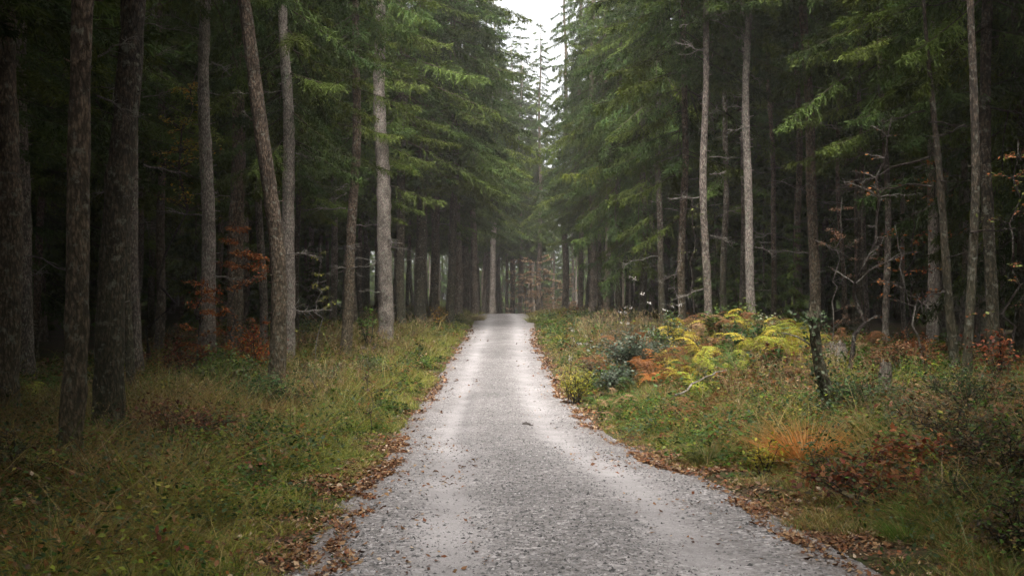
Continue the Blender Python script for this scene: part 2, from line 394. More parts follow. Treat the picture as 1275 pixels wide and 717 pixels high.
mb.add(*stones(90000, 4.5, 40, .007, .015, 1)); mb.add(*stones(2600, 4.5, 45, .012, .023, 2))
stone_m, nt, nd, lk = newmat('loose stone')
o_ = N(nd, 'ShaderNodeOutputMaterial'); p_ = N(nd, 'ShaderNodeBsdfPrincipled', Roughness=.7); a_ = N(nd, 'ShaderNodeAttribute', attribute_name='tint'); lk.new(a_.outputs['Color'], p_.inputs['Base Color']); lk.new(p_.outputs[0], o_.inputs['Surface'])
tag(link('gravel', mb.mesh('gravel', stone_m, False)), kind='stuff')

# ------------------------------------------------------------------ spruce crowns
def bough(L, r, dense=26, fine=1.0, hue=None):
    """one live spruce bough growing along +x"""
    b = MB()
    dr = r.uniform(.16, .60); up = r.uniform(.05, .22)
    def ax(t): return np.stack([L * t * (1 - .08 * t), L * .06 * np.sin(t * 2.5 + dr * 9) * t, L * (-dr * t - .12 * t * t + up * t ** 3)], -1)
    hue = hue if hue is not None else np.array([.044, .076, .023]) * r.uniform(.5, 1.5) + np.array([.062, .060, 0.0]) * r.random() ** 3  # wide tint spread paints lit boughs against dark gaps
    tt = np.linspace(0, .95, 6)
    tube(b, ax(tt), .022 * (L / 3) * (1 - tt * .8), 4, (.06, .045, .035), cap=False)
    n = int(dense * L); t = r.uniform(.10, 1, n) ** .75; side = r.choice([-1., 1.], n)
    P = ax(t); l = (.16 + .30 * L * np.clip(1.02 - t, 0, 1) ** .7 * np.minimum(1, t * 3.5 + .2)) * r.uniform(.55, 1.15, n)
    l = np.minimum(l * r.choice([.6, .85, 1.05], n), .9)
    D = norm(np.stack([r.uniform(.1, 1.1, n), side * r.uniform(.25, 1.1, n), r.uniform(-.75, .2, n)], -1))
    bend = np.stack([np.zeros(n), np.zeros(n), -r.uniform(.15, .55, n)], -1)
    C = hue[None] * r.uniform(.65, 1.35, (n, 1)) + np.array([.03, .035, .0]) * (r.random((n, 1)) ** 4)
    blades(b, P, D, bend, l, .022 / fine, C, lv=2)
    m = max(1, int(10 * fine))
    for k in range(m):
        s = (k + r.random(n)) / m
        q = P + D * (l * s)[:, None] + bend * (l * s * s)[:, None]
        d = norm(D * .8 + np.stack([r.normal(0, .6, n), r.normal(0, .6, n), -r.uniform(-.2, 1.0, n)], -1))
        nn = norm(r.normal(0, .6, (n, 3)) + np.array([0, 0, 1.0]))
        kites(b, q, d, nn, r.uniform(.07, .19, n) / fine ** .5, r.uniform(.018, .042, n) / fine ** .6, C * r.uniform(.8, 1.25, (n, 1)), 0)
    # hanging combs
    k = n // 2; id_ = r.integers(0, n, k)
    s = r.uniform(.2, 1, k); q = P[id_] + D[id_] * (l[id_] * s)[:, None] + bend[id_] * (l[id_] * s * s)[:, None]
    dn = norm(np.stack([r.normal(0, .25, k), r.normal(0, .25, k), -np.ones(k)], -1))
    blades(b, q, dn, r.normal(0, .15, (k, 3)), r.uniform(.08, .26, k), .036 / fine, C[id_] * .95, lv=2)
    return b

def crown(zlo, zhi, rmax, step, seed, per=5, ragged=.42, dense=27, fine=1.0):
    r = np.random.default_rng(seed); mb = MB(); z = zlo; a0 = 0
    while z < zhi - .3:
        t = (zhi - z) / (zhi - zlo)
        base = rmax * min(1, t ** .75 * 1.15) * (1 if z > zlo + 2 else .75)
        for k in range(per):
            a = a0 + 2 * math.pi * (k + r.uniform(-.3, .3)) / per
            L = max(.5, base * r.uniform(1 - ragged, 1.12))
            if r.random() < .15: continue
            b = bough(L, r, dense, fine)
            tilt = -.15 + .5 * (1 - t) ** 2
            M = Matrix.Translation((0, 0, z + r.uniform(-.2, .2))) @ Euler((r.uniform(-.15, .15), -tilt + r.uniform(-.1, .1), a)).to_matrix().to_4x4()
            mb.merge(b, M)
        a0 += 2.4; z += step * r.uniform(.8, 1.2)
    return mb

CROWNS = {
    'low': [crown(3.2, 26.5, 4.3, .70, 101 + i).mesh('spruce crown low', NEEDLE) for i in range(2)],
    'mid': [crown(7.2, 27, 4.3, .70, 111 + i).mesh('spruce crown mid', NEEDLE) for i in range(2)],
    'high': [crown(11.5, 28, 4.0, .70, 121 + i, dense=24).mesh('spruce crown high', NEEDLE) for i in range(2)],
    'young': [crown(.5, 7.5, 1.7, .45, 131 + i, per=5).mesh('young spruce crown', NEEDLE) for i in range(2)],
}
rr = np.random.default_rng(77)
LIT_BOUGHS = [bough(L, rr, 30, 1.5, hue=np.array([.090, .118, .028]) * g).mesh('spruce bough', NEEDLE) for L, g in ((2.2, 1), (2.8, 1.15), (1.8, .9), (2.5, 1.25))]  # separate boughs tinted brighter than the crowns, to look lit

# dead side branches (grow along +x)
def dead_branch(L, r, rad=.021, twigs=13):
    b = MB(); t = np.linspace(0, 1, 9)
    ph = r.uniform(0, 6); dr = r.uniform(-.1, .35)
    def ax(t): return np.stack([L * t, L * .07 * np.sin(t * 4 + ph) * t + L * .015 * np.sin(t * 17 + ph), -L * dr * t + L * .22 * t * t * r_c + L * .02 * np.sin(t * 13 + ph)], -1)
    r_c = r.uniform(-.3, 1)
    tube(b, ax(t), rad * (1 - t * .8), 5, (1, 1, 1))
    for k in range(twigs):
        s = r.uniform(.25, .95); p = ax(np.array([s]))[0]; l = L * r.uniform(.12, .4) * (1.1 - s * .6)
        d = norm(np.array([r.uniform(.3, 1), r.choice([-1, 1]) * r.uniform(.3, .9), r.uniform(-.4, .4)]))
        u = np.linspace(0, 1, 5)[:, None]
        tube(b, p + d * l * u + r.normal(0, .03 * l, (5, 3)) * u + np.array([0, 0, -.15 * l]) * u * u, rad * .42 * (1 - u[:, 0] * .75), 4, (1, 1, 1))
    return b
DEAD = [dead_branch(L, rr).mesh('dead branch', TWIG) for L in (1.0, 1.4, .8, 1.8, 1.2, .6)]
DEADK = [dead_branch(L, rr).mesh('dark dead branch', DTWIG) for L in (1.0, 1.5, .8, 1.9)]

# ------------------------------------------------------------------ trunks
def trunk_mesh(R, H, lean, seed, bark, sway=.12, stubs=14, seg=18, flare=.85):
    """lean(z) -> (dx, dy); base at the origin"""
    r = np.random.default_rng(seed); mb = MB()
    z = np.concatenate([np.linspace(-.25, .6, 7), np.arange(.85, min(13, H), .25), np.arange(13.5, H + .01, 1.2)])
    a, b, c = r.uniform(0, 6.28, 3)
    dx = sway * (np.sin(z * .33 + a) - math.sin(a)) + sway * .35 * (np.sin(z * .9 + b) - math.sin(b))
    dy = sway * (np.sin(z * .29 + c) - math.sin(c))
    lx = np.array([lean(q)[0] for q in z]); ly = np.array([lean(q)[1] for q in z])
    pts = np.stack([dx + lx, dy + ly, z], -1)
    rad = R * np.clip(1 - np.clip(z, 0, H) / H * .92, .06, 1) ** .8
    tube(mb, pts, rad, seg, (1, 1, 1), rough=.075, rng=r, flare=flare)
    for k in range(stubs):
        q = r.uniform(.8, min(11, H * .7)); i = np.searchsorted(z, q); i = min(i, len(z) - 2)
        an = r.uniform(0, 6.28); d = np.array([math.cos(an), math.sin(an), r.uniform(-.15, .35)])
        l = r.uniform(.04, .14) + R * .2; rd = r.uniform(.008, .018) + R * .03
        u = np.linspace(0, 1, 3)[:, None]
        tube(mb, pts[i] + d * (rad[i] * .85 + l * u), rd * (1 - u[:, 0] * .45), 5, (1, 1, 1))
    return mb.mesh('trunk', BARK[bark])

def add_dead(root, lean, R, H, n, zlo, zhi, seed, lib, lmin=.6, lmax=1.5, face=None):
    r = random.Random(seed)
    for k in range(n):
        z = r.uniform(zlo, zhi); a = r.uniform(0, 6.28)
        if face is not None and r.random() < .6: a = face + r.uniform(-.8, .8)
        dx, dy = lean(z); rad = R * (1 - z / H * .9) * .8
        o = link('dead_branch', r.choice(lib), root, (dx + math.cos(a) * rad, dy + math.sin(a) * rad, z), (r.uniform(-1, 1), r.uniform(-.25, .25), a), (r.uniform(lmin, lmax),) * 3)

NT = [0]
def tree(px, Y, ptop, wpx, bark, crn, label, H=27.0, group=None, name='spruce_tree', dead=6, dz=(2.0, 10.0), cscale=1.0, sway=.10, curve=0.0, stubs=14, lib=None, boughs=(), dl=(.6, 1.4)):
    NT[0] += 1; seed = 1000 + NT[0] * 7
    if Y >= 44 and H == 27.0: H = 36.0; cscale = cscale * (1.6 if px < 620 and Y > 55 else 1.0)
    X = (px - CX) / F * Y; z0 = g1(X, Y) - .05
    ztop = CAMZ + 382 / F * Y - z0
    off = (ptop - px) / F * Y
    R = wpx * Y / F / 2
    def lean(z):
        t = z / ztop
        return (off * (t if t <= 1 else 1 + (t - 1) * .4) + curve * math.sin(math.pi * min(max(t, 0), 1)), 0.0)
    root = thing(name, label, 'tree', (X, Y, z0), group)
    root_mesh = trunk_mesh(R, H, lean, seed, bark, sway, stubs)
    link('trunk', root_mesh, root)
    if crn:
        lib_c = CROWNS[crn]; me = lib_c[NT[0] % len(lib_c)]
        zc = {'low': 3.2, 'mid': 7.2, 'high': 11.5, 'young': .5}[crn]
        lx = lean(zc + 3)[0]
        link('crown', me, root, (lx, 0, 0), (0, 0, (seed * 1.7) % 6.28), (cscale, cscale, H / 27.0))
    add_dead(root, lean, R, H, dead, dz[0], dz[1], seed, lib or DEAD, *dl)
    for (zb, az, k, s) in boughs:
        link('bough', LIT_BOUGHS[k], root, (lean(zb)[0], 0, zb), (0, .05, az), (s, s, s))
    return root

PI = math.pi
# --- left of the track, each trunk read from the photograph: pixel at the foot, distance, pixel at the top edge, width
tree(4, 16.8, -2, 35, 'brown', 'high', 'thick brown trunk cut by the left edge of the view', dead=3)
tree(36, 26, 22, 20, 'grey', 'high', 'slim knotty grey-brown trunk just inside the left edge, leaning slightly', dead=6, stubs=60)
tree(87, 10.6, 118, 29.5, 'brown', 'high', 'nearest trunk on the left verge, leaning right, rough bark and wide foot in grass', dead=3, dz=(3, 5), dl=(.4, .7), stubs=22)
tree(137, 14.6, 146, 37, 'dark', 'high', 'thickest dark trunk with pale resin streaks, just behind the leaning left verge trunk', dead=4, dz=(2.5, 6), dl=(.3, .7))
tree(165, 21, 161, 11, 'dark', 'high', 'thin almost black trunk tight against the right side of the thickest dark trunk', dead=2)
tree(174, 27, 172, 13, 'grey', 'high', 'slim straight grey trunk right of the thick dark pair', dead=9, stubs=40)
tree(262, 29, 258, 18, 'pale', 'high', 'pale grey trunk dotted with dark branch knots behind the green bushes', dead=6, stubs=70)
tree(291, 35, 293, 20, 'brown', 'high', 'reddish brown trunk behind the red-leaved beech sapling', dead=4)
tree(345, 24.5, 297, 21, 'brown', 'high', 'crooked dark trunk bending left as it rises, peeling bark, black foot in the grass', dead=5, curve=.12, sway=.16, stubs=30)
tree(328, 40, 323, 10, 'grey', 'mid', 'thin grey trunk seen behind the crooked bending trunk', dead=5)
tree(357, 34, 353, 17, 'pale', 'mid', 'light grey straight trunk with dark knots right beside the crooked trunk', dead=6, stubs=50)
tree(430, 37, 440, 14, 'brown', 'high', 'brown trunk with white dead branches pointing right, standing at the grass edge', dead=12, dz=(3, 8.5), dl=(.9, 1.4), boughs=((7.6, .2, 2, 1.0), (8.3, 2.6, 0, .9), (9.0, -.6, 1, .9), (10.2, .0, 3, 1.1), (10.6, 3.4, 1, 1.0), (11.8, -.4, 0, 1.2)))
tree(480, 46, 475, 20, 'pale', 'high', 'tallest thick light grey trunk rising clear beside the left verge', dead=6, cscale=1.0, boughs=((11.2, -.15, 1, 1.2), (7.4, -.25, 3, 1.3), (13.5, .1, 0, 1.2), (9.3, -.5, 1, 1.1), (12.4, -.6, 3, 1.2), (15, -.2, 1, 1.3)))
tree(500, 56, 499, 12, 'dark', 'mid', 'dark trunk right of the thick light grey trunk, bare below its boughs', dead=4)
tree(524, 60, 523, 15, 'dark', 'mid', 'broad shaded brown trunk under drooping boughs, midway along the left forest edge', dead=4)
tree(542, 66, 541, 11, 'brown', 'mid', 'narrow brown trunk between two darker roadside trunks, by yellow beech leaves', dead=4)
tree(560, 62, 563, 11, 'dark', 'mid', 'blackest trunk of the left roadside row, just before the hazy trunks', dead=3)
tree(570, 74, 571, 12, 'far', 'mid', 'grey-brown trunk touching the blackest roadside trunk from behind', dead=2)
tree(581, 90, 581, 10, 'far', 'mid', 'hazy grey trunk fourth from the crest on the left side', dead=2)
tree(591, 82, 591, 9, 'far', 'mid', 'hazy trunk left of the crest above the straw-coloured grass', dead=1)
tree(613, 108, 613, 8, 'pale', 'mid', 'single pale trunk standing at the left rim of the crest', dead=1)
# --- right of the track
tree(882, 33, 880, 10.5, 'grey', 'high', 'slender pale trunk with ivy at its foot and long bare side branches', dead=14, dz=(1.5, 11), dl=(.7, 1.3), stubs=24)
tree(925, 40, 921, 9, 'grey', 'high', 'thin grey trunk closely left of the knotted pale trunk', dead=8, dz=(1.5, 11))
tree(938, 33, 936, 11.5, 'pale', 'high', 'straight pale trunk studded with small knots behind the yellow ferns', dead=8, dz=(1.5, 11), stubs=70)
tree(850, 37, 847, 10, 'brown', 'mid', 'shaded brown trunk half hidden by bright green drooping boughs', dead=6, boughs=((6.3, 3.3, 1, 1.1), (8.6, 2.9, 3, 1.2), (10.2, 3.0, 1, 1.25), (4.6, 3.5, 0, 1.0), (12.6, 3.2, 3, 1.3), (9.4, 3.6, 2, 1.2), (14, 3.1, 1, 1.3), (7.4, 2.4, 3, 1.1)))
tree(901, 50, 901, 8, 'dark', 'high', 'dim trunk in the gap between the ivy-footed trunk and the thin grey one', dead=5)
tree(992, 42, 990, 9, 'brown', 'high', 'thin brown trunk in the dark right forest, left of a thicker scaly one', dead=6)
tree(1014, 34, 1006, 14, 'brown', 'high', 'scaly reddish-brown trunk rising behind the leaning broken snag', dead=10, dz=(2, 9), dl=(.8, 1.4))
tree(1102, 32, 1099, 8, 'grey', 'mid', 'very slim grey trunk with low green boughs behind the bare twisted sapling', dead=7, boughs=((8.2, 3.0, 3, 1.2), (9.2, 2.6, 1, 1.2), (9.8, 4.0, 3, 1.1), (7.0, 2.9, 0, 1.0), (10.4, 3.3, 1, 1.2), (8.8, .3, 3, 1.0)))
tree(1081, 37, 1079, 6, 'grey', 'high', 'very thin grey stem in the right forest left of the very slim grey trunk', dead=8, dz=(1.5, 9), stubs=30)
tree(1126, 39, 1124, 5.5, 'pale', 'high', 'very thin pale stem between the very slim grey trunk and the broadest pale one', dead=7, dz=(1.5, 9), stubs=30)
tree(1052, 41, 1050, 6, 'brown', 'high', 'thin brown stem right of the scaly reddish-brown trunk', dead=8, dz=(1.5, 9), stubs=30)
tree(962, 45, 961, 6.5, 'brown', 'high', 'thin dim brown stem between the knotted pale trunk and the dark right forest', dead=7, dz=(1.5, 9), stubs=30)
tree(1246, 34, 1245, 6.5, 'grey', 'mid', 'thin grey stem showing between the two black right edge trunks', dead=5)
tree(1160, 31, 1158, 14, 'pale', 'mid', 'broadest pale grey trunk in the dark right thicket behind a leaning black stem', dead=4)
tree(1172, 36, 1172, 10, 'pale', 'mid', 'pale mottled trunk directly right of the broadest pale thicket trunk', dead=3)
tree(1196, 33, 1196, 9, 'pale', 'mid', 'pale birch-like trunk with white flecks deep in the right thicket', dead=3)
tree(1216, 34, 1217, 8, 'pale', 'mid', 'rightmost of the pale flecked trunks in the right thicket', dead=3)
tree(1190, 20, 1142, 12, 'dark', None, 'black bare stem leaning left across the pale trunks in the right thicket', H=9, dead=9, dz=(1.5, 6), lib=DEADK, name='bare_tree', sway=.08)
tree(1203, 17.5, 1208, 11, 'dark', 'high', 'dark upright trunk in the right thicket, closest one to the mossy bank', dead=5, lib=DEADK, cscale=.8)
tree(1236, 20.5, 1230, 15, 'dark', 'mid', 'thick black trunk near the right edge of the view under heavy dark boughs', dead=5, lib=DEADK, cscale=.9)
tree(1268, 24, 1262, 12, 'dark', 'low', 'black trunk at the very right edge, half lost in dark boughs', dead=4, lib=DEADK, cscale=.85)
tree(737, 74, 737, 9, 'far', 'mid', 'reddish brown trunk on the right roadside behind the pale dry umbel stalks', dead=3)
tree(722, 82, 722, 7, 'far', 'mid', 'slim hazy trunk on the right roadside nearest the crest shrubs', dead=2, cscale=.85)
tree(755, 68, 754, 8, 'far', 'mid', 'brown trunk rising behind the rusty bracken heap', dead=3)
tree(771, 60, 770, 8, 'dark', 'low', 'dark trunk above the blue-grey bramble, under low hanging boughs', dead=3)
tree(800, 58, 799, 9, 'dark', 'low', 'dark trunk behind the topmost orange ferns of the mound', dead=4)
tree(825, 53, 824, 8, 'dark', 'mid', 'dark narrow trunk left of the half-hidden brown trunk', dead=5, boughs=((6, 3.3, 0, 1.2), (8, 2.8, 1, 1.1)))
tree(704, 96, 705, 8, 'far', 'mid', 'hazy spruce right of the crest whose boughs fringe the sky gap', dead=2, cscale=.85)
tree(672, 118, 673, 6, 'far', 'mid', 'faint trunk straight behind the right bend of the track', dead=0)

# --- trees that shade the scene from beyond the frame and the rows behind (trunk variants shared)
def straight(z): return (0.0, 0.0)
BG = [trunk_mesh(R, 27, straight, 500 + i, b, .16, 18, 9) for i, (R, b) in enumerate(((.17, 'dark'), (.2, 'far'), (.15, 'brown'), (.23, 'dark'), (.18, 'far'), (.2, 'grey')))]
placed = [(o.location.x, o.location.y) for o in COL.objects if o.name.startswith(('spruce_tree', 'bare_tree'))]
rb = random.Random(42)
def bg_tree(x, y, crn, label, group, sc_=1.0, dead=0):
    root = thing('spruce_tree', label, 'tree', (x, y, g1(x, y) - .05), group, rb.uniform(0, 6.28), sc_); crn = 'low' if crn != 'high' and abs(x) > 18 else crn
    link('trunk', rb.choice(BG) if y < 112 else rb.choice((BG[1], BG[4], BG[5])), root)  # past the crest only paler barks, putting mist into the colour
    me = rb.choice(CROWNS[crn]); q = 1.5 if y < 100 else 1.1; link('crown', me, root, (0, 0, 0), (0, 0, rb.uniform(0, 6.28)), (q, q, 1))  # crowns widened so the canopy shuts out more light
    for k in range(dead):
        link('dead_branch', rb.choice(DEADK), root, (0, 0, rb.uniform(2, 10)), (rb.uniform(-1, 1), rb.uniform(-.2, .2), rb.uniform(0, 6.28)))
    placed.append((x, y))
# out-of-frame spruces added beside and behind the photographer to cast shade
for x, y in ((-7.5, 3.5), (-6.5, -4), (-11, 7.5), (-12, -1), (7.5, 2.5), (7, -5), (12.5, 4), (-14, 13), (-17, 19), (-5.8, -2.2), (-6, 5.8), (-4.6, 1.5), (5.4, 3.5), (-6.2, -3), (6.2, -.5), (-6.4, -7), (6.6, -8), (-9, 1), (-15, 10), (-9.5, 14.5), (-19, 24), (9.5, 6), (18, 25), (-8, -9), (8.5, -10), (-15, 4), (-20, 16), (-22, 22), (-17, -5), (16, -3), (17, 9), (20, 18), (-11.5, 3.5), (10.5, 1), (-7.5, 9.5), (12.6, 22), (15.4, 27.5), (18.8, 33.5), (-13, 22.5), (-16.4, 29), (14, 18.5), (6, -3.5), (6.8, 3), (13, 9), (15, 14), (-10.5, 11), (-13, 17)):
    bg_tree(x, y, 'mid', 'out-of-frame spruce added close beside the photographer to shade the verge', 'shade spruces added beside the camera', rb.uniform(.9, 1.05))
for x, y in ((-13.3, 37.5), (-15.6, 41), (-12.4, 44.5), (-17.5, 36.5), (-14.2, 33)):  # added where a hole in the canopy let sun onto the floor
    bg_tree(x, y, 'mid', 'spruce added deep in the left forest to shade a bright gap', 'deep forest spruces on the left', rb.uniform(.9, 1.1), 3)
def ok(x, y, dmin):
    return all((x - a) ** 2 + (y - b) ** 2 > dmin * dmin for a, b in placed)
def fill(n, xlo, xhi, ylo, yhi, dmin, crns, label, group, dead=2, cond=None):
    k = tries = 0
    while k < n and tries < n * 60:
        tries += 1; x = rb.uniform(xlo, xhi); y = rb.uniform(ylo, yhi)
        if not ok(x, y, dmin) or (cond and not cond(x, y)): continue
        bg_tree(x, y, rb.choice(crns), label, group, rb.uniform(.85, 1.1) * (1.24 if 112 < y < 135 else 1), dead); k += 1
fill(100, -38, -8, 29, 116, 2.9, ['high', 'mid', 'mid'], 'spruce added deep in the left forest to shade a bright gap', 'deep forest spruces on the left', 3, lambda x, y: abs(x) < .56 * y + 3)
fill(97, 8, 38, 37, 116, 2.9, ['high', 'mid', 'mid'], 'shaded spruce standing deep in the dark forest right of the track', 'deep forest spruces on the right', 3, lambda x, y: abs(x) < .56 * y + 3)
fill(7, -11, -5.2, 62, 100, 2.6, ['mid', 'mid', 'high'], 'hazy spruce in the far row along the left side of the track', 'far roadside spruces on the left', 1)
fill(8, 6.8, 12, 62, 100, 2.6, ['mid', 'mid', 'high'], 'hazy spruce in the far row along the right side of the track', 'far roadside spruces on the right', 1)
fill(24, -6.5, 3.4, 115, 134, 1.35, ['high', 'mid'], 'foggy spruce closing the view straight ahead where the track bends away', 'spruces at the bend', 0, lambda x, y: not (float(xl(y)) - .8 < x < float(xr(y)) + .8))
fill(30, -24, 28, 118, 160, 3.0, ['high'], 'faint spruce in the fog where the track disappears behind the crest', 'spruces in the fog beyond the crest', 0)
# young spruces in the interior
def young(x, y, label, group, s=1.0):
    root = thing('young_spruce', label, 'tree', (x, y, g1(x, y) - .05), group, rb.uniform(0, 6.28), s)
    mbt = YT; link('trunk', mbt, root); link('crown', rb.choice(CROWNS['young']), root)
    placed.append((x, y))
YT = trunk_mesh(.06, 7.4, straight, 900, 'dark', .05, 4, 7, .3)
k = 0
while k < 46:
    s = rb.choice((-1, 1)); y = rb.uniform(30, 80); x = s * rb.uniform(9, 34)
    if abs(x) > .55 * y + 2 or not ok(x, y, 1.6): continue
    young(x, y, 'low dark young spruce growing in the shade among the %s trunks' % ('left' if s < 0 else 'right'), 'young spruces under the %s forest' % ('left' if s < 0 else 'right'), rb.uniform(.5, 1.1)); k += 1

# a far-off wall of forest that closes the view between the trunks
def far_wood():
    r = np.random.default_rng(9); wall = crown(.3, 25, 4.0, .8, 300, per=6, dense=22)
    tube(wall, [(0, 0, 0), (0, 0, 8), (0, 0, 24)], [.25, .18, .03], 6, (.06, .045, .035))
    proto = bpy.data.objects.new('spruce', wall.mesh('wood spruce', NEEDLE))     # only a source for the points below
    pos = [(sd * (q + r.uniform(0, 4)), y + r.uniform(-1, 1)) for sd in (-1, 1) for q in (41, 46, 51) for y in np.arange(62, 186, 3.0)]
    pos += [(sd * (q + r.uniform(0, 6)), y) for sd in (-1, 1) for q in (40, 47) for y in np.arange(-16, 62, 4.0)]  # unseen side rows, there only to hold back light
    pos += [(x + r.uniform(-1, 1), q + r.uniform(0, 5)) for q in (172, 178, 184) for x in np.arange(-46, 48, 2.8)] + [(x + r.uniform(-1, 1), q + r.uniform(0, 5)) for q in (-27, -36) for x in np.arange(-38, 39, 3.4)]
    me = bpy.data.meshes.new('far wood'); me.from_pydata([(x, y, g1(x, y) - .2) for x, y in pos], [], [])
    n = len(pos)
    q = me.attributes.new('turn', 'FLOAT_VECTOR', 'POINT'); q.data.foreach_set('vector', np.stack([0 * np.ones(n), np.zeros(n), r.uniform(0, 6.28, n)], -1).astype(np.float32).ravel())
    q = me.attributes.new('size', 'FLOAT', 'POINT'); q.data.foreach_set('value', r.uniform(.8, 1.2, n).astype(np.float32))
    ng = bpy.data.node_groups.new('far wood', 'GeometryNodeTree'); ng.is_modifier = True
    ng.interface.new_socket('Geometry', in_out='INPUT', socket_type='NodeSocketGeometry'); ng.interface.new_socket('Geometry', in_out='OUTPUT', socket_type='NodeSocketGeometry')
    gi = ng.nodes.new('NodeGroupInput'); go = ng.nodes.new('NodeGroupOutput'); ip = ng.nodes.new('GeometryNodeInstanceOnPoints'); oi = ng.nodes.new('GeometryNodeObjectInfo'); oi.inputs['Object'].default_value = proto; oi.inputs['As Instance'].default_value = True
    a1 = ng.nodes.new('GeometryNodeInputNamedAttribute'); a1.data_type = 'FLOAT_VECTOR'; a1.inputs['Name'].default_value = 'turn'
    a2 = ng.nodes.new('GeometryNodeInputNamedAttribute'); a2.data_type = 'FLOAT'; a2.inputs['Name'].default_value = 'size'
    L = ng.links.new; L(gi.outputs[0], ip.inputs['Points']); L(oi.outputs['Geometry'], ip.inputs['Instance']); L(a1.outputs['Attribute'], ip.inputs['Rotation']); L(a2.outputs['Attribute'], ip.inputs['Scale']); L(ip.outputs[0], go.inputs[0])
    o = link('forest', me); o.modifiers.new('far wood', 'NODES').node_group = ng
    return o
tag(far_wood(), kind='stuff')
# ------------------------------------------------------------------ grass of the verges (uncountable: one object each side)
PAL = {
    'green': (.070, .135, .018), 'lime': (.19, .222, .022), 'olive': (.10, .10, .016), 'deep': (.028, .058, .008),
    'straw': (.33, .25, .09), 'tan': (.24, .155, .055), 'rust': (.19, .08, .022), 'brown': (.10, .052, .022), 'pink': (.28, .18, .11)}
PAL = {k: np.array(v) for k, v in PAL.items()}

def scatter(n, ylo, yhi, side, dmax, seed, dmin=.05, fov=.61):
    r = np.random.default_rng(seed)
    Y = np.sqrt(r.uniform(ylo ** 2, yhi ** 2, n)); d = r.uniform(dmin, 1, n) * dmax
    X = np.where(side < 0, xl(Y) + wob(Y, 2) - d, xr(Y) + wob(Y, 9) + d)
    k = np.abs(X) < fov * Y + 1.5
    return X[k], Y[k], d[k]

def pick(r, w):
    """rows of weights over palette names -> colours"""
    names = list(w); W = np.stack([np.broadcast_to(np.asarray(w[k], float), np.shape(next(x for x in w.values() if np.ndim(x)))) for k in names], -1)
    W = np.cumsum(np.maximum(W, 0), -1); u = r.random(len(W))[:, None] * W[:, -1:]
    return np.stack([PAL[k] for k in names])[(u > W).sum(-1)]

def grass(side, seed):
    mb = MB(); r = np.random.default_rng(seed)
    bands = [(4.2, 8, 5600, .0052, 3), (8, 13, 3900, .0065, 3), (13, 20, 1900, .008, 3), (20, 32, 800, .012, 2), (32, 52, 330, .02, 2), (52, 100, 110, .034, 2)]
    for bi, (a, b, dens, w, lv) in enumerate(bands):
        dmax = min(13, .58 * b + 2)
        n = int(dens * dmax * (b - a))
        X, Y, d = scatter(n, a, b, side, dmax, seed * 10 + bi, .012)
        g = fbm(X * .55, Y * .4, 41 + side); g2 = fbm(X * 1.6, Y * 1.1, 43 + side); g3 = vnoise(X * 4, Y * 4, 45)
        if side < 0: keep = .95 - .8 * sstep(4, 8, d)
        else: keep = (.85 - .80 * sstep(1.6, 3.8, d)) * (1 - .75 * np.exp(-((X - 5.6) / 2.4) ** 2 - ((Y - 27) / 5) ** 2)) * (1 - .75 * sstep(.5, 1.5, d) * (1 - sstep(10, 13, Y)))
        keep = keep * (.12 + 1.1 * sstep(.34, .58, .65 * g2 + .35 * g3)) * (.3 + .7 * sstep(.0, .5, d)) * (.6 + .8 * g3)
        k = r.random(len(X)) < keep; X, Y, d, g, g2, g3 = (q[k] for q in (X, Y, d, g, g2, g3)); n = len(X)
        near = 1 - sstep(.5, 2.3, d); dry = sstep(.42, .62, g)
        if side < 0:
            dry = np.clip(dry + sstep(1.8, 4, d) * .5 + .75 * (1 - sstep(9, 15, Y)) * sstep(1, 2.4, d) - .3 * sstep(14, 26, Y), 0, 1)
            C = pick(r, {'lime': .30 + 1.7 * near + .6 * sstep(16, 30, Y), 'green': 1.1 - .7 * dry, 'deep': .45 + .3 * (1 - dry), 'olive': .6 - .2 * dry, 'straw': .35 + .7 * dry, 'tan': .12 + 1.1 * dry * (1 - near), 'rust': .9 * dry * (1 - near), 'brown': 1.2 * dry * (1 - near)})
        else:
            C = pick(r, {'lime': (.3 + .7 * near) * (.15 + .85 * sstep(9, 13, Y)), 'green': .7 + .4 * near, 'deep': .5 + 0 * d, 'olive': .7 + 0 * d, 'straw': .5 + .9 * dry, 'tan': .25 + 1.0 * dry, 'pink': .15 + .9 * dry * (1 - near), 'rust': .4 * dry, 'brown': .3 + .4 * dry})
        Hh = (.09 + (.30 if side < 0 else .30) * sstep(.15, 1.6, d)) * (.25 + 1.35 * sstep(.25, .75, .6 * g2 + .4 * g3)) * (np.where(Y < 15, .78, 1.3) if side < 0 else .8) * r.uniform(.45, 1.3, n) * (1 + .9 * (r.random(n) < .05))
        an = r.uniform(0, 6.28, n); tilt = np.where(r.random(n) < .35, r.uniform(.8, 2.2, n), r.uniform(.1, .75, n))
        D = np.stack([np.cos(an) * tilt, np.sin(an) * tilt, np.ones(n)], -1)
        bn = an + r.normal(0, .5, n); bm = r.uniform(.1, .8, n)
        B = np.stack([np.cos(bn) * bm, np.sin(bn) * bm, -r.uniform(.05, .65, n)], -1)
        P = np.stack([X, Y, gz(X, Y) - .015], -1)
        C = C * r.uniform(.55, 1.45, (n, 1))
        S = norm(np.stack([r.normal(0, 1, n), r.normal(0, .5, n), r.normal(0, .15, n)], -1))
        blades(mb, P, D, B, Hh, w * r.uniform(.6, 1.5, n), C, S=S, lv=lv, tipc=C * .7 + PAL['straw'] * .35 + (r.random((n, 1)) < .05) * .15)  # a few tips whitened as painted highlights
    return mb
for s, sd in ((-1, 7), (1, 8)):
    tag(link('grass', grass(s, sd).mesh('verge grass', GRASSM)), kind='stuff')

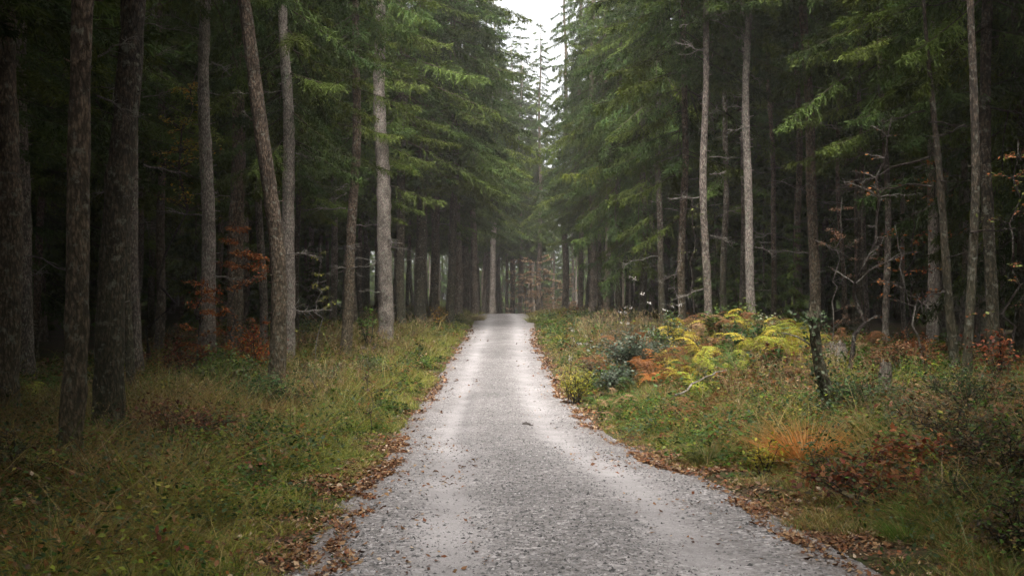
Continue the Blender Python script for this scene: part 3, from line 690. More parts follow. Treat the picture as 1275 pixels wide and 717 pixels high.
def stalks():
    mb = MB(); r = np.random.default_rng(71)
    for side, n in ((-1, 1500), (1, 1100)):
        for a, b, w in ((6, 14, .0035), (14, 26, .007), (26, 60, .016)):
            X, Y, d = scatter(n, a, b, side, 6, 710 + int(a) + side, .35); k = r.random(len(X)) < sstep(.45, .62, fbm(X * .8, Y * .6, 72)); X, Y, d = X[k], Y[k], d[k]; m = len(X)
            h = r.uniform(.4, .85, m) * (.6 + .4 * sstep(.5, 2, d)); P = np.stack([X, Y, gz(X, Y)], -1); an = r.uniform(0, 6.28, m); D = np.stack([np.cos(an) * .2, np.sin(an) * .2, np.ones(m)], -1); B = np.stack([np.cos(an) * .25, np.sin(an) * .25, -r.uniform(0, .15, m)], -1)
            C = np.array([(.34, .26, .14), (.24, .15, .08), (.12, .08, .05), (.28, .24, .10)])[r.integers(0, 4, m)]
            blades(mb, P, D, B, h, w, C, S=np.tile([[1., 0, 0]], (m, 1)))
            for q in range(5):   # seed heads
                e = P + D * h[:, None] * (.99 - q * .045) + B * h[:, None] * (.99 - q * .045) ** 2
                kites(mb, e, D + r.normal(0, .6, (m, 3)), r.normal(0, 1, (m, 3)), w * r.uniform(4, 9, m), w * 2.2, C * 1.1)
    return mb
tag(link('dry_grass', stalks().mesh('dry grass stalks', GRASSM)), kind='stuff')

# low leafy weeds between the grasses
def weeds(side, seed):
    mb = MB(); r = np.random.default_rng(seed)
    for a, b, dens, sz in ((4.5, 10, 26, .031), (10, 20, 22, .045), (20, 36, 11, .070), (36, 75, 3.2, .095)):
        dmax = min(12, .58 * b + 2)
        X, Y, d = scatter(int(dens * dmax * (b - a)), a, b, side, dmax, seed * 10 + int(a), .03)
        g = fbm(X * .5, Y * .4, 51 + side)
        k = r.random(len(X)) < (.2 + .8 * sstep(.34, .54, g)) * (.25 + .75 * sstep(.3, 1.2, d)) * (1 - .72 * sstep(2.3, 3.8, d) * (side > 0)); X, Y, d, g = X[k], Y[k], d[k], g[k]
        for x, y, dd, gg in zip(X, Y, d, g):
            m = r.integers(18, 64); R = r.uniform(.12, .42); hh = r.uniform(.12, .60) * (.4 + .6 * min(1, dd))
            an = r.uniform(0, 6.28, m); q = np.sqrt(r.random(m)) * R
            z = hh * (1 - (q / R) ** 2 * .7) * r.uniform(.35, 1.1, m)
            px, py = x + np.cos(an) * q, y + np.sin(an) * q
            P = np.stack([px, py, gz(px, py) + z], -1)
            D = np.stack([np.cos(an + r.normal(0, .7, m)), np.sin(an + r.normal(0, .7, m)), r.normal(-.1, .35, m)], -1)
            nn = np.stack([r.normal(0, .4, m), r.normal(0, .4, m), np.ones(m)], -1)
            u = r.random(); u = u * .8 + .2 if side > 0 and dd > 1 and r.random() < .5 else u
            base = PAL['deep'] if u < .34 else PAL['green'] if u < .62 else np.array([.06, .10, .045]) if u < .74 else PAL['lime'] * .9 if u < .84 else PAL['rust'] if u < .91 else np.array([.30, .27, .05]) if u < .95 else np.array([.16, .045, .02])
            L = sz * r.uniform(.7, 1.8, m) * r.uniform(.8, 1.3)
            kites(mb, P, D, nn, L, L * r.uniform(.45, .7), base * .75 * r.uniform(.5, 1.5, (m, 1)), .12)
    return mb
for s, sd in ((-1, 17), (1, 18)):
    tag(link('undergrowth', weeds(s, sd).mesh('leafy weeds', LEAF)), kind='stuff')

# fallen leaves along the track's edges and over the forest floor
def litter():
    mb = MB(); r = np.random.default_rng(61)
    cols = np.array([(.13, .052, .02), (.20, .09, .03), (.075, .032, .016), (.25, .14, .06), (.33, .22, .12), (.19, .06, .018), (.42, .32, .22)])
    pw = [.24, .2, .2, .14, .1, .08, .04]
    def lay(X, Y, s, lift=.012):
        n = len(X); an = r.uniform(0, 6.28, n); t = r.uniform(-.6, .6, n)
        d, sd = edge_d(X, Y); Z = np.where(d > .05, gz(X, Y), road_z(X, Y) + .006) + r.uniform(.004, lift, n)
        P = np.stack([X, Y, Z], -1); D = np.stack([np.cos(an), np.sin(an), np.abs(t)], -1)
        nn = np.stack([r.normal(0, .45, n), r.normal(0, .45, n), np.ones(n)], -1)
        C = cols[r.choice(7, n, p=pw)] * r.uniform(.5, 1.15, (n, 1))
        L = s * r.uniform(.4, 1.65, n); kites(mb, P, D, nn, L, L * r.uniform(.35, .8, n), C, r.uniform(-.3, .35))
    for side in (-1, 1):
        for a, b, n, s in ((4.2, 9, 15000, .036), (9, 16, 14000, .042), (16, 30, 7000, .058), (30, 60, 2500, .10)):
            Y = r.uniform(a, b, n); dd = np.abs(r.normal(0, .55, n) * (1 + .7 * (Y < 11))) - .16 + .12 * r.random(n)
            if side > 0: dd = np.abs(r.normal(0, .5 - .2 * sstep(12, 24, Y), n)) - .10
            dd = np.where(r.random(n) < .05, -r.random(n) ** 2 * 1.1, dd)
            clump = fbm(Y * .9, Y * 0 + side, 63); k = r.random(n) < (.10 + 1.2 * sstep(.38, .62, clump)) * np.where(dd < -.14, .5, 1)
            Y, dd = Y[k], dd[k]
            X = np.where(side < 0, xl(Y) + wob(Y, 2) - dd, xr(Y) + wob(Y, 9) + dd)
            lay(X, Y, s)
    # forest floor
    for a, b, n, s in ((5, 12, 13000, .05), (12, 24, 40000, .062), (24, 45, 22000, .10)):
        X, Y, d = scatter(n, a, b, 1, 13, 640 + int(a), .08); k = r.random(len(X)) < .3 + .7 * sstep(1.6, 4, d); lay(X[k], Y[k], s, .06)
        X, Y, d = scatter(int(n * 1.1), a, b, -1, 13, 660 + int(a), .08); k = r.random(len(X)) < .45 + .55 * sstep(1.2, 3.5, d); lay(X[k], Y[k], s, .26)
    return mb
tag(link('leaf_litter', litter().mesh('fallen leaves', LITTERM)), kind='stuff')

# ------------------------------------------------------------------ ferns, shrubs, saplings, snags
def stem_to(b, p, q, r0, r, c=(1, 1, 1), sag=.1, k=6, seg=5):
    p, q = np.asarray(p, float), np.asarray(q, float); t = np.linspace(0, 1, k)[:, None]
    L = np.linalg.norm(q - p)
    pts = p + (q - p) * t + np.array([0, 0, sag * L]) * np.sin(np.pi * t) + r.normal(0, .025 * L, (k, 3)) * np.sin(np.pi * t)
    tube(b, pts, r0 * (1 - t[:, 0] * .7), seg, c); return pts

def frond(L, col, r, curl=1.0):
    """one bracken frond arching along +x"""
    b = MB(); t = np.linspace(0, 1, 9); lift = r.uniform(.8, 1.2); 
    def ax(t): return np.stack([L * t * .85, 0 * t, L * (lift * t - (.55 + .35 * curl) * t ** 2.6)], -1)
    tube(b, ax(t), .006 * (1 - t * .7), 4, np.array(col) * .8)
    for s in (-1, 1):
        n = 15; tt = np.linspace(.22, .97, n); P = ax(tt); l = L * .34 * np.clip(1.05 - tt, 0, 1) ** .8 * (.8 + .3 * r.random(n))
        D = norm(np.stack([np.full(n, .55), np.full(n, s * 1.0), r.uniform(-.35, .05, n)], -1))
        for k in range(7):
            q = (k + .6) / 7; Pk = P + D * (l * q)[:, None] + np.array([0, 0, -.12]) * (l * q * q)[:, None]
            for s2 in (-1, 1):
                d2 = norm(D * .7 + np.array([.8, 0, 0]) * s2 * .9 + np.stack([0 * tt, 0 * tt, r.uniform(-.5, .1, n)], -1))
                nn = norm(np.array([0, 0, 1.]) + r.normal(0, .25, (n, 3)))
                ll = l * .30 * (1.1 - q * .8); kites(b, Pk, d2, nn, ll, ll * .42 + .004, np.array(col) * r.uniform(.65, 1.35, (n, 1)), .1)
    return b
rf = np.random.default_rng(91)
FCOL = {'yellow': (.46, .37, .055), 'lime': (.31, .33, .045), 'orange': (.38, .15, .04), 'rust': (.19, .085, .035), 'tan': (.30, .19, .10), 'green': (.075, .13, .028)}
FROND = {k: [frond(L, c, rf).mesh(k + ' frond', LEAF) for L in (.6, .75, .9)] for k, c in FCOL.items()}
def fern(x, y, col, label, group=None, s=1.0, n=9, mix=None):
    root = thing('bracken_fern', label, 'fern', (x, y, g1(x, y) - .02), group, rb.uniform(0, 6.28), s * 1.2)
    for k in range(n):
        c = mix if mix and rb.random() < .42 else col
        link('frond', rb.choice(FROND[c]), root, (0, 0, 0), (rb.uniform(-.25, .25), rb.uniform(-.45, .1), 6.28 * (k + rb.uniform(-.3, .3)) / n), (rb.uniform(.75, 1.15),) * 3)
def wx(px, Y): return (px - CX) / F * Y
# the mound right of the track: rows of bracken, colours where the photograph has them
def fern_at(px, Y, col, label, group=None, s=1.0, n=9, mix=None): fern(wx(px, Y), Y, col, label, group, s, n, mix)
def fern_bed(n, px0, px1, y0, y1, col, label, group, sz, fr, mix):
    k = t = 0; got = []
    while k < n and t < 400:
        t += 1; px, Y = rb.uniform(px0, px1), rb.uniform(y0, y1)
        if any((wx(px, Y) - a) ** 2 + (Y - b) ** 2 < .3 for a, b in got): continue
        got.append((wx(px, Y), Y)); fern_at(px, Y, col, label, group, sz * rb.uniform(.75, 1.2), fr, mix); k += 1
fern_bed(9, 755, 822, 28, 32, 'rust', 'rust-brown bracken fern heaped at the road end of the mound', 'rust bracken of the mound', 1.15, 10, 'tan')
fern_bed(7, 846, 892, 27, 30.5, 'yellow', 'yellow bracken fern standing highest on top of the mound', 'high yellow bracken', 1.15, 9, 'tan')
fern_bed(9, 885, 940, 25, 30, 'tan', 'dry pinkish-tan bracken fern on the mound behind the yellow sweep', 'tan bracken of the mound', 1.05, 9, 'rust')
fern_bed(15, 930, 1012, 22, 26.5, 'lime', 'lime-yellow bracken fern in the bright sweep left of the broken snag', 'lime bracken by the snag', .95, 9, 'yellow')
fern_bed(5, 798, 830, 23.5, 26, 'orange', 'bright orange bracken fern glowing in front of the grey-green bramble', 'orange bracken of the mound', .85, 8, 'rust')
fern_bed(9, 832, 885, 22, 27, 'yellow', 'mixed yellow bracken fern on the road slope of the mound', 'yellow bracken of the slope', .85, 8, 'rust')
fern_bed(6, 865, 935, 19.5, 23, 'green', 'still green bracken fern low in front of the tan bracken', 'green bracken of the mound', .75, 8, 'lime')
fern_bed(7, 960, 1090, 26, 32, 'rust', 'dead brown bracken fern in shade behind the broken snag', 'dead bracken behind the snag', 1.0, 8, 'tan')
fern_bed(6, 740, 800, 21, 25, 'tan', 'faded tan bracken fern between the goldenrod and the orange bracken', 'faded bracken by the goldenrod', .7, 7, 'green')
fern_bed(6, 900, 1000, 18, 21.5, 'rust', 'small rust-brown bracken fern in the grass below the lime sweep', 'low rust bracken', .65, 7, 'tan')
fern_at(868, 17.5, 'rust', 'small rust bracken fern alone among the grass below the mound', None, .8, 7)
fern_at(838, 19, 'tan', 'withered tan bracken fern low at the grassy foot of the mound', None, .75, 7)
for px, Y in ((52, 20), (30, 19), (66, 22)):
    fern_at(px, Y, 'lime', 'yellow-green bracken fern in front of the slim knotty left edge trunk', 'left edge bracken', .9, 8, 'green')
fern_at(284, 27, 'green', 'green bracken fern spreading under the pale knotted trunk', None, 1.1, 9, 'lime')
fern_at(330, 25.8, 'lime', 'yellow-green bracken fern directly left of the crooked trunk', None, 1.0, 9, 'green')

def shrub(x, y, R, Hh, n, cols, leaf, label, cat='shrub', name='shrub', seed=0, stems=9, spread=1.0, up=.4, group=None, bark=None, fold=.12, top=1.0, aspect=.55):
    r = np.random.default_rng(seed + 7000); root = thing(name, label, cat, (x, y, g1(x, y) - .02), group)
    b = MB(); tips = []
    for k in range(stems):
        a = r.uniform(0, 6.28); q = R * np.sqrt(r.random()) * spread
        tip = np.array([math.cos(a) * q, math.sin(a) * q, Hh * r.uniform(.55, 1) * (1 - .45 * (q / max(R, .01)) ** 2)])
        pts = stem_to(b, (r.normal(0, .05), r.normal(0, .05), -.03), tip, .006 + .008 * Hh, r, sag=.12)
        for w in range(5):
            i = r.integers(2, 6); d = r.normal(0, 1, 3); d[2] = abs(d[2]) * .5; e = pts[i] + norm(d) * R * r.uniform(.15, .4)
            tips.append(stem_to(b, pts[i], e, .004 + .003 * Hh, r, k=4, seg=4))
        tips.append(pts[2:])
    link('stem', b.mesh('stem', bark or DTWIG), root)
    T = np.concatenate(tips); id_ = r.integers(0, len(T), n); jit = r.normal(0, R * .08 + .02, (n, 3))
    P = T[id_] + jit; P[:, 2] = np.maximum(P[:, 2] * top, .02)
    D = np.stack([r.normal(0, 1, n), r.normal(0, 1, n), r.normal(-.15, .5, n)], -1); nn = np.stack([r.normal(0, .5, n), r.normal(0, .5, n), np.ones(n)], -1)
    cc = np.array(cols)[r.integers(0, len(cols), n)] * r.uniform(.65, 1.35, (n, 1))
    L = leaf * r.uniform(.6, 1.4, n); lb = MB(); kites(lb, P, D, nn, L, L * aspect, cc, fold)
    link('foliage', lb.mesh('foliage', LEAF), root)
    return root
def shrub_at(px, Y, *a, **k): return shrub(wx(px, Y), Y, *a, **k)
RED = [(.20, .045, .02), (.27, .09, .03), (.13, .03, .018), (.30, .13, .05)]
COPPER = [(.36, .12, .03), (.28, .08, .02), (.40, .19, .05), (.20, .06, .02)]
GREENS = [(.07, .12, .03), (.05, .09, .025), (.10, .15, .03), (.13, .16, .03)]
GREY = [(.10, .13, .085), (.07, .10, .06), (.18, .20, .15), (.055, .08, .045)]
YEL = [(.38, .30, .03), (.30, .27, .04), (.22, .22, .03)]
# right bank
shrub_at(1085, 8.6, .68, .5, 760, [tuple(q * .75 for q in c) for c in RED] + [(.09, .07, .03)], .07, 'dark red leafed bramble thicket low on the bank beside the leaf strewn track edge', name='bramble', seed=1, stems=16)
shrub_at(1130, 9.6, .5, .45, 500, RED + [(.10, .06, .03)], .07, 'smaller dull red bramble behind the dark red thicket', name='bramble', seed=2, stems=12)
shrub_at(955, 10.8, .28, .5, 330, YEL + [(.2, .22, .03)], .05, 'yellow-leaved sapling bush between the orange grass tuft and the track', seed=3, stems=6)
shrub_at(795, 26.5, 1.25, 1.15, 2600, GREY, .10, 'grey-green bramble draped over the road end of the mound', name='bramble', seed=4, stems=26)
shrub_at(770, 25.0, .8, .8, 1300, GREY, .09, 'smaller blue-grey bramble spilling toward the track', name='bramble', seed=5, stems=18)
shrub_at(832, 28, .7, 1.15, 900, GREY + GREENS, .09, 'grey and green bramble between the orange and the yellow bracken', name='bramble', seed=6, stems=14)
shrub_at(912, 27.5, .8, 1.0, 1000, GREENS, .10, 'fresh green bramble behind the tan bracken', name='bramble', seed=7, stems=14)
shrub_at(935, 24.5, .8, .75, 900, [(.04, .08, .03), (.06, .11, .035)], .10, 'dark green bramble clump in the middle of the fern sweep', name='bramble', seed=8, stems=14)
shrub_at(716, 24.5, .55, 1.0, 1300, YEL + [(.24, .24, .04), (.17, .19, .03)], .085, 'yellowing goldenrod clump by the right edge of the track', name='goldenrod', cat='plant', seed=9, stems=24, spread=.8, aspect=.22)
shrub_at(742, 29, .7, .9, 700, [(.16, .09, .06), (.12, .07, .045), (.2, .14, .09)], .07, 'brown withered willowherb behind the goldenrod clump', name='withered_plant', cat='plant', seed=10, stems=26, aspect=.3)
shrub_at(950, 26, .5, .9, 160, [(.45, .45, .33), (.28, .33, .16), (.12, .16, .05)], .10, 'young bush with whitish leaf tips right of the two knotted trunks', seed=11, stems=8)
shrub_at(1195, 10.0, .7, .55, 900, [(.12, .075, .035), (.085, .06, .03), (.2, .13, .05), (.07, .08, .03)], .05, 'brown dry heather-like shrub over the dark hollow on the right bank', seed=12, stems=24)
shrub_at(1250, 8.4, .6, .6, 900, [(.10, .06, .03), (.075, .05, .025), (.16, .10, .045)], .045, 'dull brown shrub near the lower right corner', seed=13, stems=22)
shrub_at(890, 13.5, .3, .35, 380, GREENS, .055, 'low fresh green leafy bush in the right verge grass', seed=14, stems=10)
shrub_at(1070, 15, .75, .5, 1000, [(.045, .085, .03), (.06, .10, .03)], .06, 'dark green bilberry clump beside the small mossy stump', seed=15, stems=22)
shrub_at(975, 12.6, .5, .3, 500, [(.05, .09, .03), (.065, .11, .03)], .055, 'green bilberry patch in the grass road side of the broken snag', seed=16, stems=16)
shrub_at(1205, 13.5, .8, .6, 800, [(.035, .06, .02), (.05, .08, .025)], .06, 'dark green shrub in shade below the black right trunks', seed=17, stems=18)
shrub_at(1120, 20.5, .8, .6, 700, [(.22, .09, .04), (.16, .07, .03), (.3, .16, .08)], .09, 'rusty beech scrub on the leaf covered floor behind the small stump', seed=18, stems=14)
shrub_at(1150, 22, .7, .9, 420, [(.26, .10, .035), (.2, .07, .03)], .09, 'copper-leaved beech seedling between the black leaning stem and the snag', seed=19, stems=9)
shrub_at(1245, 16, .6, 1.0, 420, RED, .07, 'reddish sapling scrub among the black trunks at the right', seed=20, stems=10)
shrub_at(1262, 6.7, .42, .42, 620, [(.085, .05, .025), (.06, .045, .02), (.13, .08, .035)], .04, 'dark brown shrub in the extreme lower right corner', seed=21, stems=18)
shrub_at(1215, 7.8, .5, .34, 620, [(.04, .06, .02), (.055, .08, .025), (.10, .07, .03)], .04, 'low dark green and brown shrub above the larger sedge tussock', seed=22, stems=18)
shrub_at(1040, 9.6, .5, .34, 520, [(.05, .085, .025), (.08, .11, .03), (.13, .06, .03)], .05, 'low mixed green shrub left of the dark red bramble', seed=23, stems=16)
shrub_at(1160, 12.2, .7, .42, 620, [(.15, .07, .03), (.10, .055, .025), (.06, .07, .025)], .055, 'rusty low shrub behind the dark hollow log', seed=24, stems=18)
# left verge
shrub_at(218, 13.4, .8, .62, 1500, [(.16, .055, .03), (.11, .04, .025), (.22, .10, .05), (.08, .035, .02)], .06, 'red-brown withered bramble mass in the left verge right of the thickest trunk', name='bramble', seed=31, stems=30)
shrub_at(290, 25.5, 1.3, 1.0, 2400, GREENS, .09, 'wide green bush in front of the pale knotted trunk', seed=32, stems=26)
shrub_at(330, 21.5, 1.0, .8, 1700, [(.05, .10, .03), (.035, .075, .025), (.08, .13, .035)], .075, 'dark green bush left of the black foot of the crooked trunk', seed=33, stems=24)
shrub_at(318, 29, 1.0, 1.5, 1300, [(.32, .07, .02), (.42, .17, .03), (.22, .04, .02)], .09, 'fiery red and orange leaved bush behind the green bushes', seed=34, stems=14, top=1.0)
shrub_at(225, 28, 1.0, 1.3, 900, [(.16, .05, .03), (.10, .035, .02)], .09, 'dull dark red bush in shadow left of the pale knotted trunk', seed=35, stems=14)
shrub_at(130, 12.0, .22, .42, 160, [(.12, .18, .03), (.17, .22, .04)], .06, 'light green seedling at the foot of the leaning left verge trunk', seed=36, stems=5)
shrub_at(400, 27, .8, .75, 1300, [(.08, .13, .045), (.11, .16, .06), (.14, .17, .08)], .07, 'pale green nettle clump between the crooked trunk and the brown one', name='nettle', cat='plant', seed=37, stems=26)
shrub_at(440, 20, .5, .42, 700, GREENS, .055, 'small bright green leafy clump on the left verge nearer the track', seed=38, stems=16)
shrub_at(466, 31, .7, .7, 700, [(.12, .15, .07), (.16, .18, .10), (.08, .11, .04)], .07, 'greyish green weed clump in front of the tallest light grey trunk', name='weed', cat='plant', seed=39, stems=20)
shrub_at(548, 58, .7, 1.6, 160, [(.36, .22, .03), (.30, .15, .03)], .13, 'small yellow beech seedling between two dark roadside trunks', seed=40, stems=6)
shrub_at(456, 41, .5, 2.6, 220, [(.13, .22, .04), (.10, .18, .03)], .14, 'fresh green leafy sapling lit in the gap by the brown trunk', seed=41, stems=5)
shrub_at(12, 8.9, .5, .55, 700, [(.06, .05, .025), (.10, .065, .03), (.05, .06, .02)], .05, 'dusky brown-green shrub in the lower left grass', seed=42, stems=16)

# tussocks of long grass that stand out
def tussock(px, Y, n, Hh, R, cols, label, seed, w=.006):
    r = np.random.default_rng(seed); x = wx(px, Y); mb = MB()
    an = r.uniform(0, 6.28, n); q = R * .45 * np.sqrt(r.random(n)); P = np.stack([np.cos(an) * q, np.sin(an) * q, 0 * q - .02], -1)
    tl = r.uniform(.05, .9, n) ** 1.4 * (.6 if Hh > .7 and w < .01 else 1); D = np.stack([np.cos(an) * tl, np.sin(an) * tl, np.ones(n)], -1)
    B = np.stack([np.cos(an) * .5, np.sin(an) * .5, -r.uniform(.1, .7, n)], -1)
    C = np.array(cols)[r.integers(0, len(cols), n)] * r.uniform(.7, 1.3, (n, 1))
    S = norm(np.stack([r.normal(0, 1, n), r.normal(0, .5, n), 0 * an], -1))
    blades(mb, P, D, B, Hh * r.uniform(.5, 1.2, n), w, C, S=S)
    tag(link('grass_tussock', mb.mesh('grass tussock', GRASSM), None, (x, Y, g1(x, Y))), label, 'grass tuft')
tussock(1003, 11.2, 2200, .70, .44, [(.52, .17, .03), (.42, .18, .05), (.50, .26, .09)], 'bright orange dead grass tussock on the right bank', 1)
tussock(1165, 7.6, 900, .30, .5, [(.09, .17, .02), (.06, .12, .02), (.12, .2, .03)], 'fresh green sedge tussock hanging over the leaves at lower right', 2)
tussock(1128, 7.3, 420, .24, .34, [(.11, .19, .025), (.08, .15, .02)], 'smaller fresh green sedge tuft beside the larger sedge tussock', 3)
tussock(880, 12.2, 420, .5, .3, [(.09, .12, .03), (.2, .17, .07)], 'tall olive sedge tussock standing at the right track edge', 4)
tussock(405, 18.5, 520, .6, .45, [(.10, .16, .03), (.14, .18, .04)], 'tall green grass tussock right of the crooked trunk', 5, .008)
tussock(318, 17, 480, .55, .4, [(.22, .19, .08), (.12, .14, .04)], 'pale green arching grass tussock in front of the crooked trunk', 6, .008)
tussock(182, 15.8, 500, .6, .45, [(.24, .19, .10), (.16, .13, .06)], 'straw-coloured grass tussock against the thickest left trunk', 7, .007)
tussock(592, 71, 500, .8, 1.2, [(.32, .25, .12), (.26, .22, .08)], 'straw-yellow grass tussock on the left edge of the crest', 8, .03)
tussock(572, 66, 400, .8, 1.2, [(.26, .22, .10), (.16, .18, .06)], 'greenish straw grass tussock below the hazy left trunks', 9, .03)
tussock(666, 68, 420, .7, 1.1, [(.22, .24, .07), (.28, .25, .09)], 'yellow-green grass tussock on the right edge of the crest', 10, .03)

# dry umbel stalks, thistles: tall weeds drawn against the dark
def umbel(px, Y, Hh, n, label, seed, col=(.34, .31, .27), dark=(.12, .09, .07), lean=.1):
    r = np.random.default_rng(seed); x = wx(px, Y); root = thing('dry_umbel', label, 'dry plant', (x, Y, g1(x, Y) - .02))
    b = MB(); h = MB(); top = np.array([lean * Hh, 0, Hh]); pts = stem_to(b, (0, 0, 0), top, .009, r, sag=0)
    for k in range(n):
        i = r.integers(2, 6); e = pts[i] + np.array([r.normal(0, .22), r.normal(0, .2), r.uniform(.1, .35)]) * Hh * .6; stem_to(b, pts[i], e, .005, r, k=4, seg=4)
        h = MB(); m = 12; P = e + r.normal(0, .03, (m, 3)) * np.array([1, 1, .5]); kites(h, P, r.normal(0, 1, (m, 3)), np.stack([r.normal(0, .4, m), r.normal(0, .4, m), np.ones(m)], -1), r.uniform(.03, .07, m), .035, np.array(col) * r.uniform(.6, 1.3, (m, 1))); link('seed_head', h.mesh('seed head', LITTERM), root)
    link('stalk', b.mesh('stalk', DTWIG), root)
umbel(709, 29, 1.5, 7, 'pale dry umbel stalk near the hazy right roadside', 1)
umbel(781, 29.5, 2.2, 9, 'tall dry umbel stalk rising out of the rust bracken', 2)
umbel(727, 30, 1.2, 5, 'shorter dry umbel stalk beside the goldenrod', 3)
umbel(458, 24.5, 1.25, 6, 'dark dried thistle stalk standing in the left verge', 4, (.10, .075, .055), lean=.02)
umbel(462, 17.2, .9, 4, 'thin black dry stalk in the left verge close to the track', 5, (.08, .05, .035), lean=.03)
umbel(820, 31, 1.6, 4, 'dry stalk with white seed heads over the rust bracken', 6, (.5, .48, .44))

# beech saplings with leaves left on them
def sapling(px, Y, Hh, nb, nl, cols, leaf, label, seed, lean=(0, 0), zlo=.2, bark=None, R=.036, spread=1.0, flat=.35, name='beech_sapling', tw=None):
    r = np.random.default_rng(seed); x = wx(px, Y); root = thing(name, label, 'sapling', (x, Y, g1(x, Y) - .03))
    b = MB(); lb = MB(); pts = stem_to(b, (0, 0, 0), (lean[0], lean[1], Hh), R, r, sag=0, k=14, seg=7); link('trunk', b.mesh('sapling trunk', bark or DTWIG), root)
    ends = []
    for k in range(nb):
        bb = MB(); i = r.integers(int(14 * zlo), 13); a = r.uniform(0, 6.28); L = spread * r.uniform(.4, 1.1) * (1.15 - i / 14)
        e = pts[i] + np.array([math.cos(a) * L, math.sin(a) * L * .8, L * r.uniform(-.1, .6)]); pp = stem_to(bb, pts[i], e, R * .3, r, k=8, seg=4, sag=.06)
        for w in range(5):
            j = r.integers(2, 8); d = norm(e - pts[i]) + r.normal(0, .5, 3) * np.array([1, 1, flat]); ends.append(stem_to(bb, pp[j], pp[j] + d * L * r.uniform(.15, .4), R * .14 + .0015, r, k=5, seg=3)[1:])
        ends.append(pp[3:]); link('branch', bb.mesh('sapling branch', tw or bark or DTWIG), root)
    if nl:
        T = np.concatenate(ends); id_ = r.integers(0, len(T), nl); P = T[id_] + r.normal(0, .05, (nl, 3)) * np.array([1, 1, flat])
        D = np.stack([r.normal(0, 1, nl), r.normal(0, 1, nl), r.normal(-.3, .4, nl)], -1); nn = np.stack([r.normal(0, .45, nl), r.normal(0, .45, nl), np.ones(nl)], -1)
        L = leaf * r.uniform(.6, 1.3, nl); kites(lb, P, D, nn, L, L * .6, np.array(cols)[r.integers(0, len(cols), nl)] * r.uniform(.65, 1.35, (nl, 1)), .1)
        link('foliage', lb.mesh('sapling leaves', LEAF), root)
    return root
sapling(287, 28, 4.6, 34, 2600, COPPER, .085, 'young beech with layered copper-red leaves between the pale and the crooked trunks', 1, (.2, 0), .12, spread=1.5)
sapling(246, 27.5, 3.0, 16, 700, COPPER, .08, 'smaller copper beech sapling left of the pale knotted trunk', 2, (.1, 0), .2, spread=1.1)
sapling(182, 31, 9.6, 46, 1500, [(.42, .28, .03), (.36, .2, .03), (.30, .30, .05), (.14, .15, .03)], .10, 'tall beech with sparse yellow leaves behind the slim straight grey trunk', 3, (1.6, 0), .5, R=.06, spread=2.0)
sapling(393, 33, 4.2, 14, 160, [(.3, .3, .06)], .08, 'thin almost bare sapling left of the brown trunk', 4, (.15, 0), .3, TWIG, .022, .8)
sapling(1056, 20, 5.2, 22, 60, [(.3, .12, .04)], .07, 'bare twisted sapling with whitish dead twigs, leaning right of the broken snag', 5, (.9, 0), .25, None, .05, 1.3, tw=TWIG)
sapling(1150, 21, 3.0, 8, 40, [(.3, .12, .04)], .07, 'thin bare sapling leaning left before the pale thicket trunks', 6, (-.6, 0), .3, TWIG, .024, .8)
sapling(1185, 26, 5.5, 20, 140, [(.45, .15, .04), (.4, .2, .05)], .12, 'sapling with a few hanging orange leaves in the dark right thicket', 7, (-.4, 0), .4, None, .035, 1.2)
sapling(1128, 23, 4.4, 14, 130, COPPER, .09, 'slender sapling with scattered copper leaves behind the rusty beech scrub', 8, (.2, 0), .3, None, .022, 1.0)
sapling(1035, 26, 4.0, 14, 500, [(.2, .1, .06), (.3, .17, .1)], .06, 'fine twiggy sapling with small brown leaves behind the snag', 9, (.3, 0), .2, TWIG, .018, 1.2)
sapling(866, 29.5, 4.4, 12, 60, [(.15, .17, .05)], .07, 'thin mossy sapling left of the ivy-footed slender trunk', 10, (-.1, 0), .4, None, .025, .8)
sapling(843, 31, 3.6, 14, 0, [(1, 1, 1)], .07, 'bare grey twiggy sapling above the high yellow bracken', 11, (.1, 0), .3, TWIG, .016, .9)
sapling(1255, 17, 4.2, 16, 220, [(.26, .1, .04), (.14, .16, .04)], .07, 'dark sapling with few reddish leaves in front of the black right edge trunk', 12, (.2, 0), .3, None, .025, 1.1)

for i in range(7):
    o = sapling(rb.uniform(640, 715), rb.uniform(112, 126), rb.uniform(4.5, 8), 22, 1500, [(.34, .22, .13), (.27, .16, .09), (.38, .28, .18)], .2, 'brown-leaved young beech in the mist beyond the crest of the track', 40 + i, (rb.uniform(-.5, .5), 0), .12, None, .06, 2.2)
    o['group'] = 'misty beeches beyond the crest'
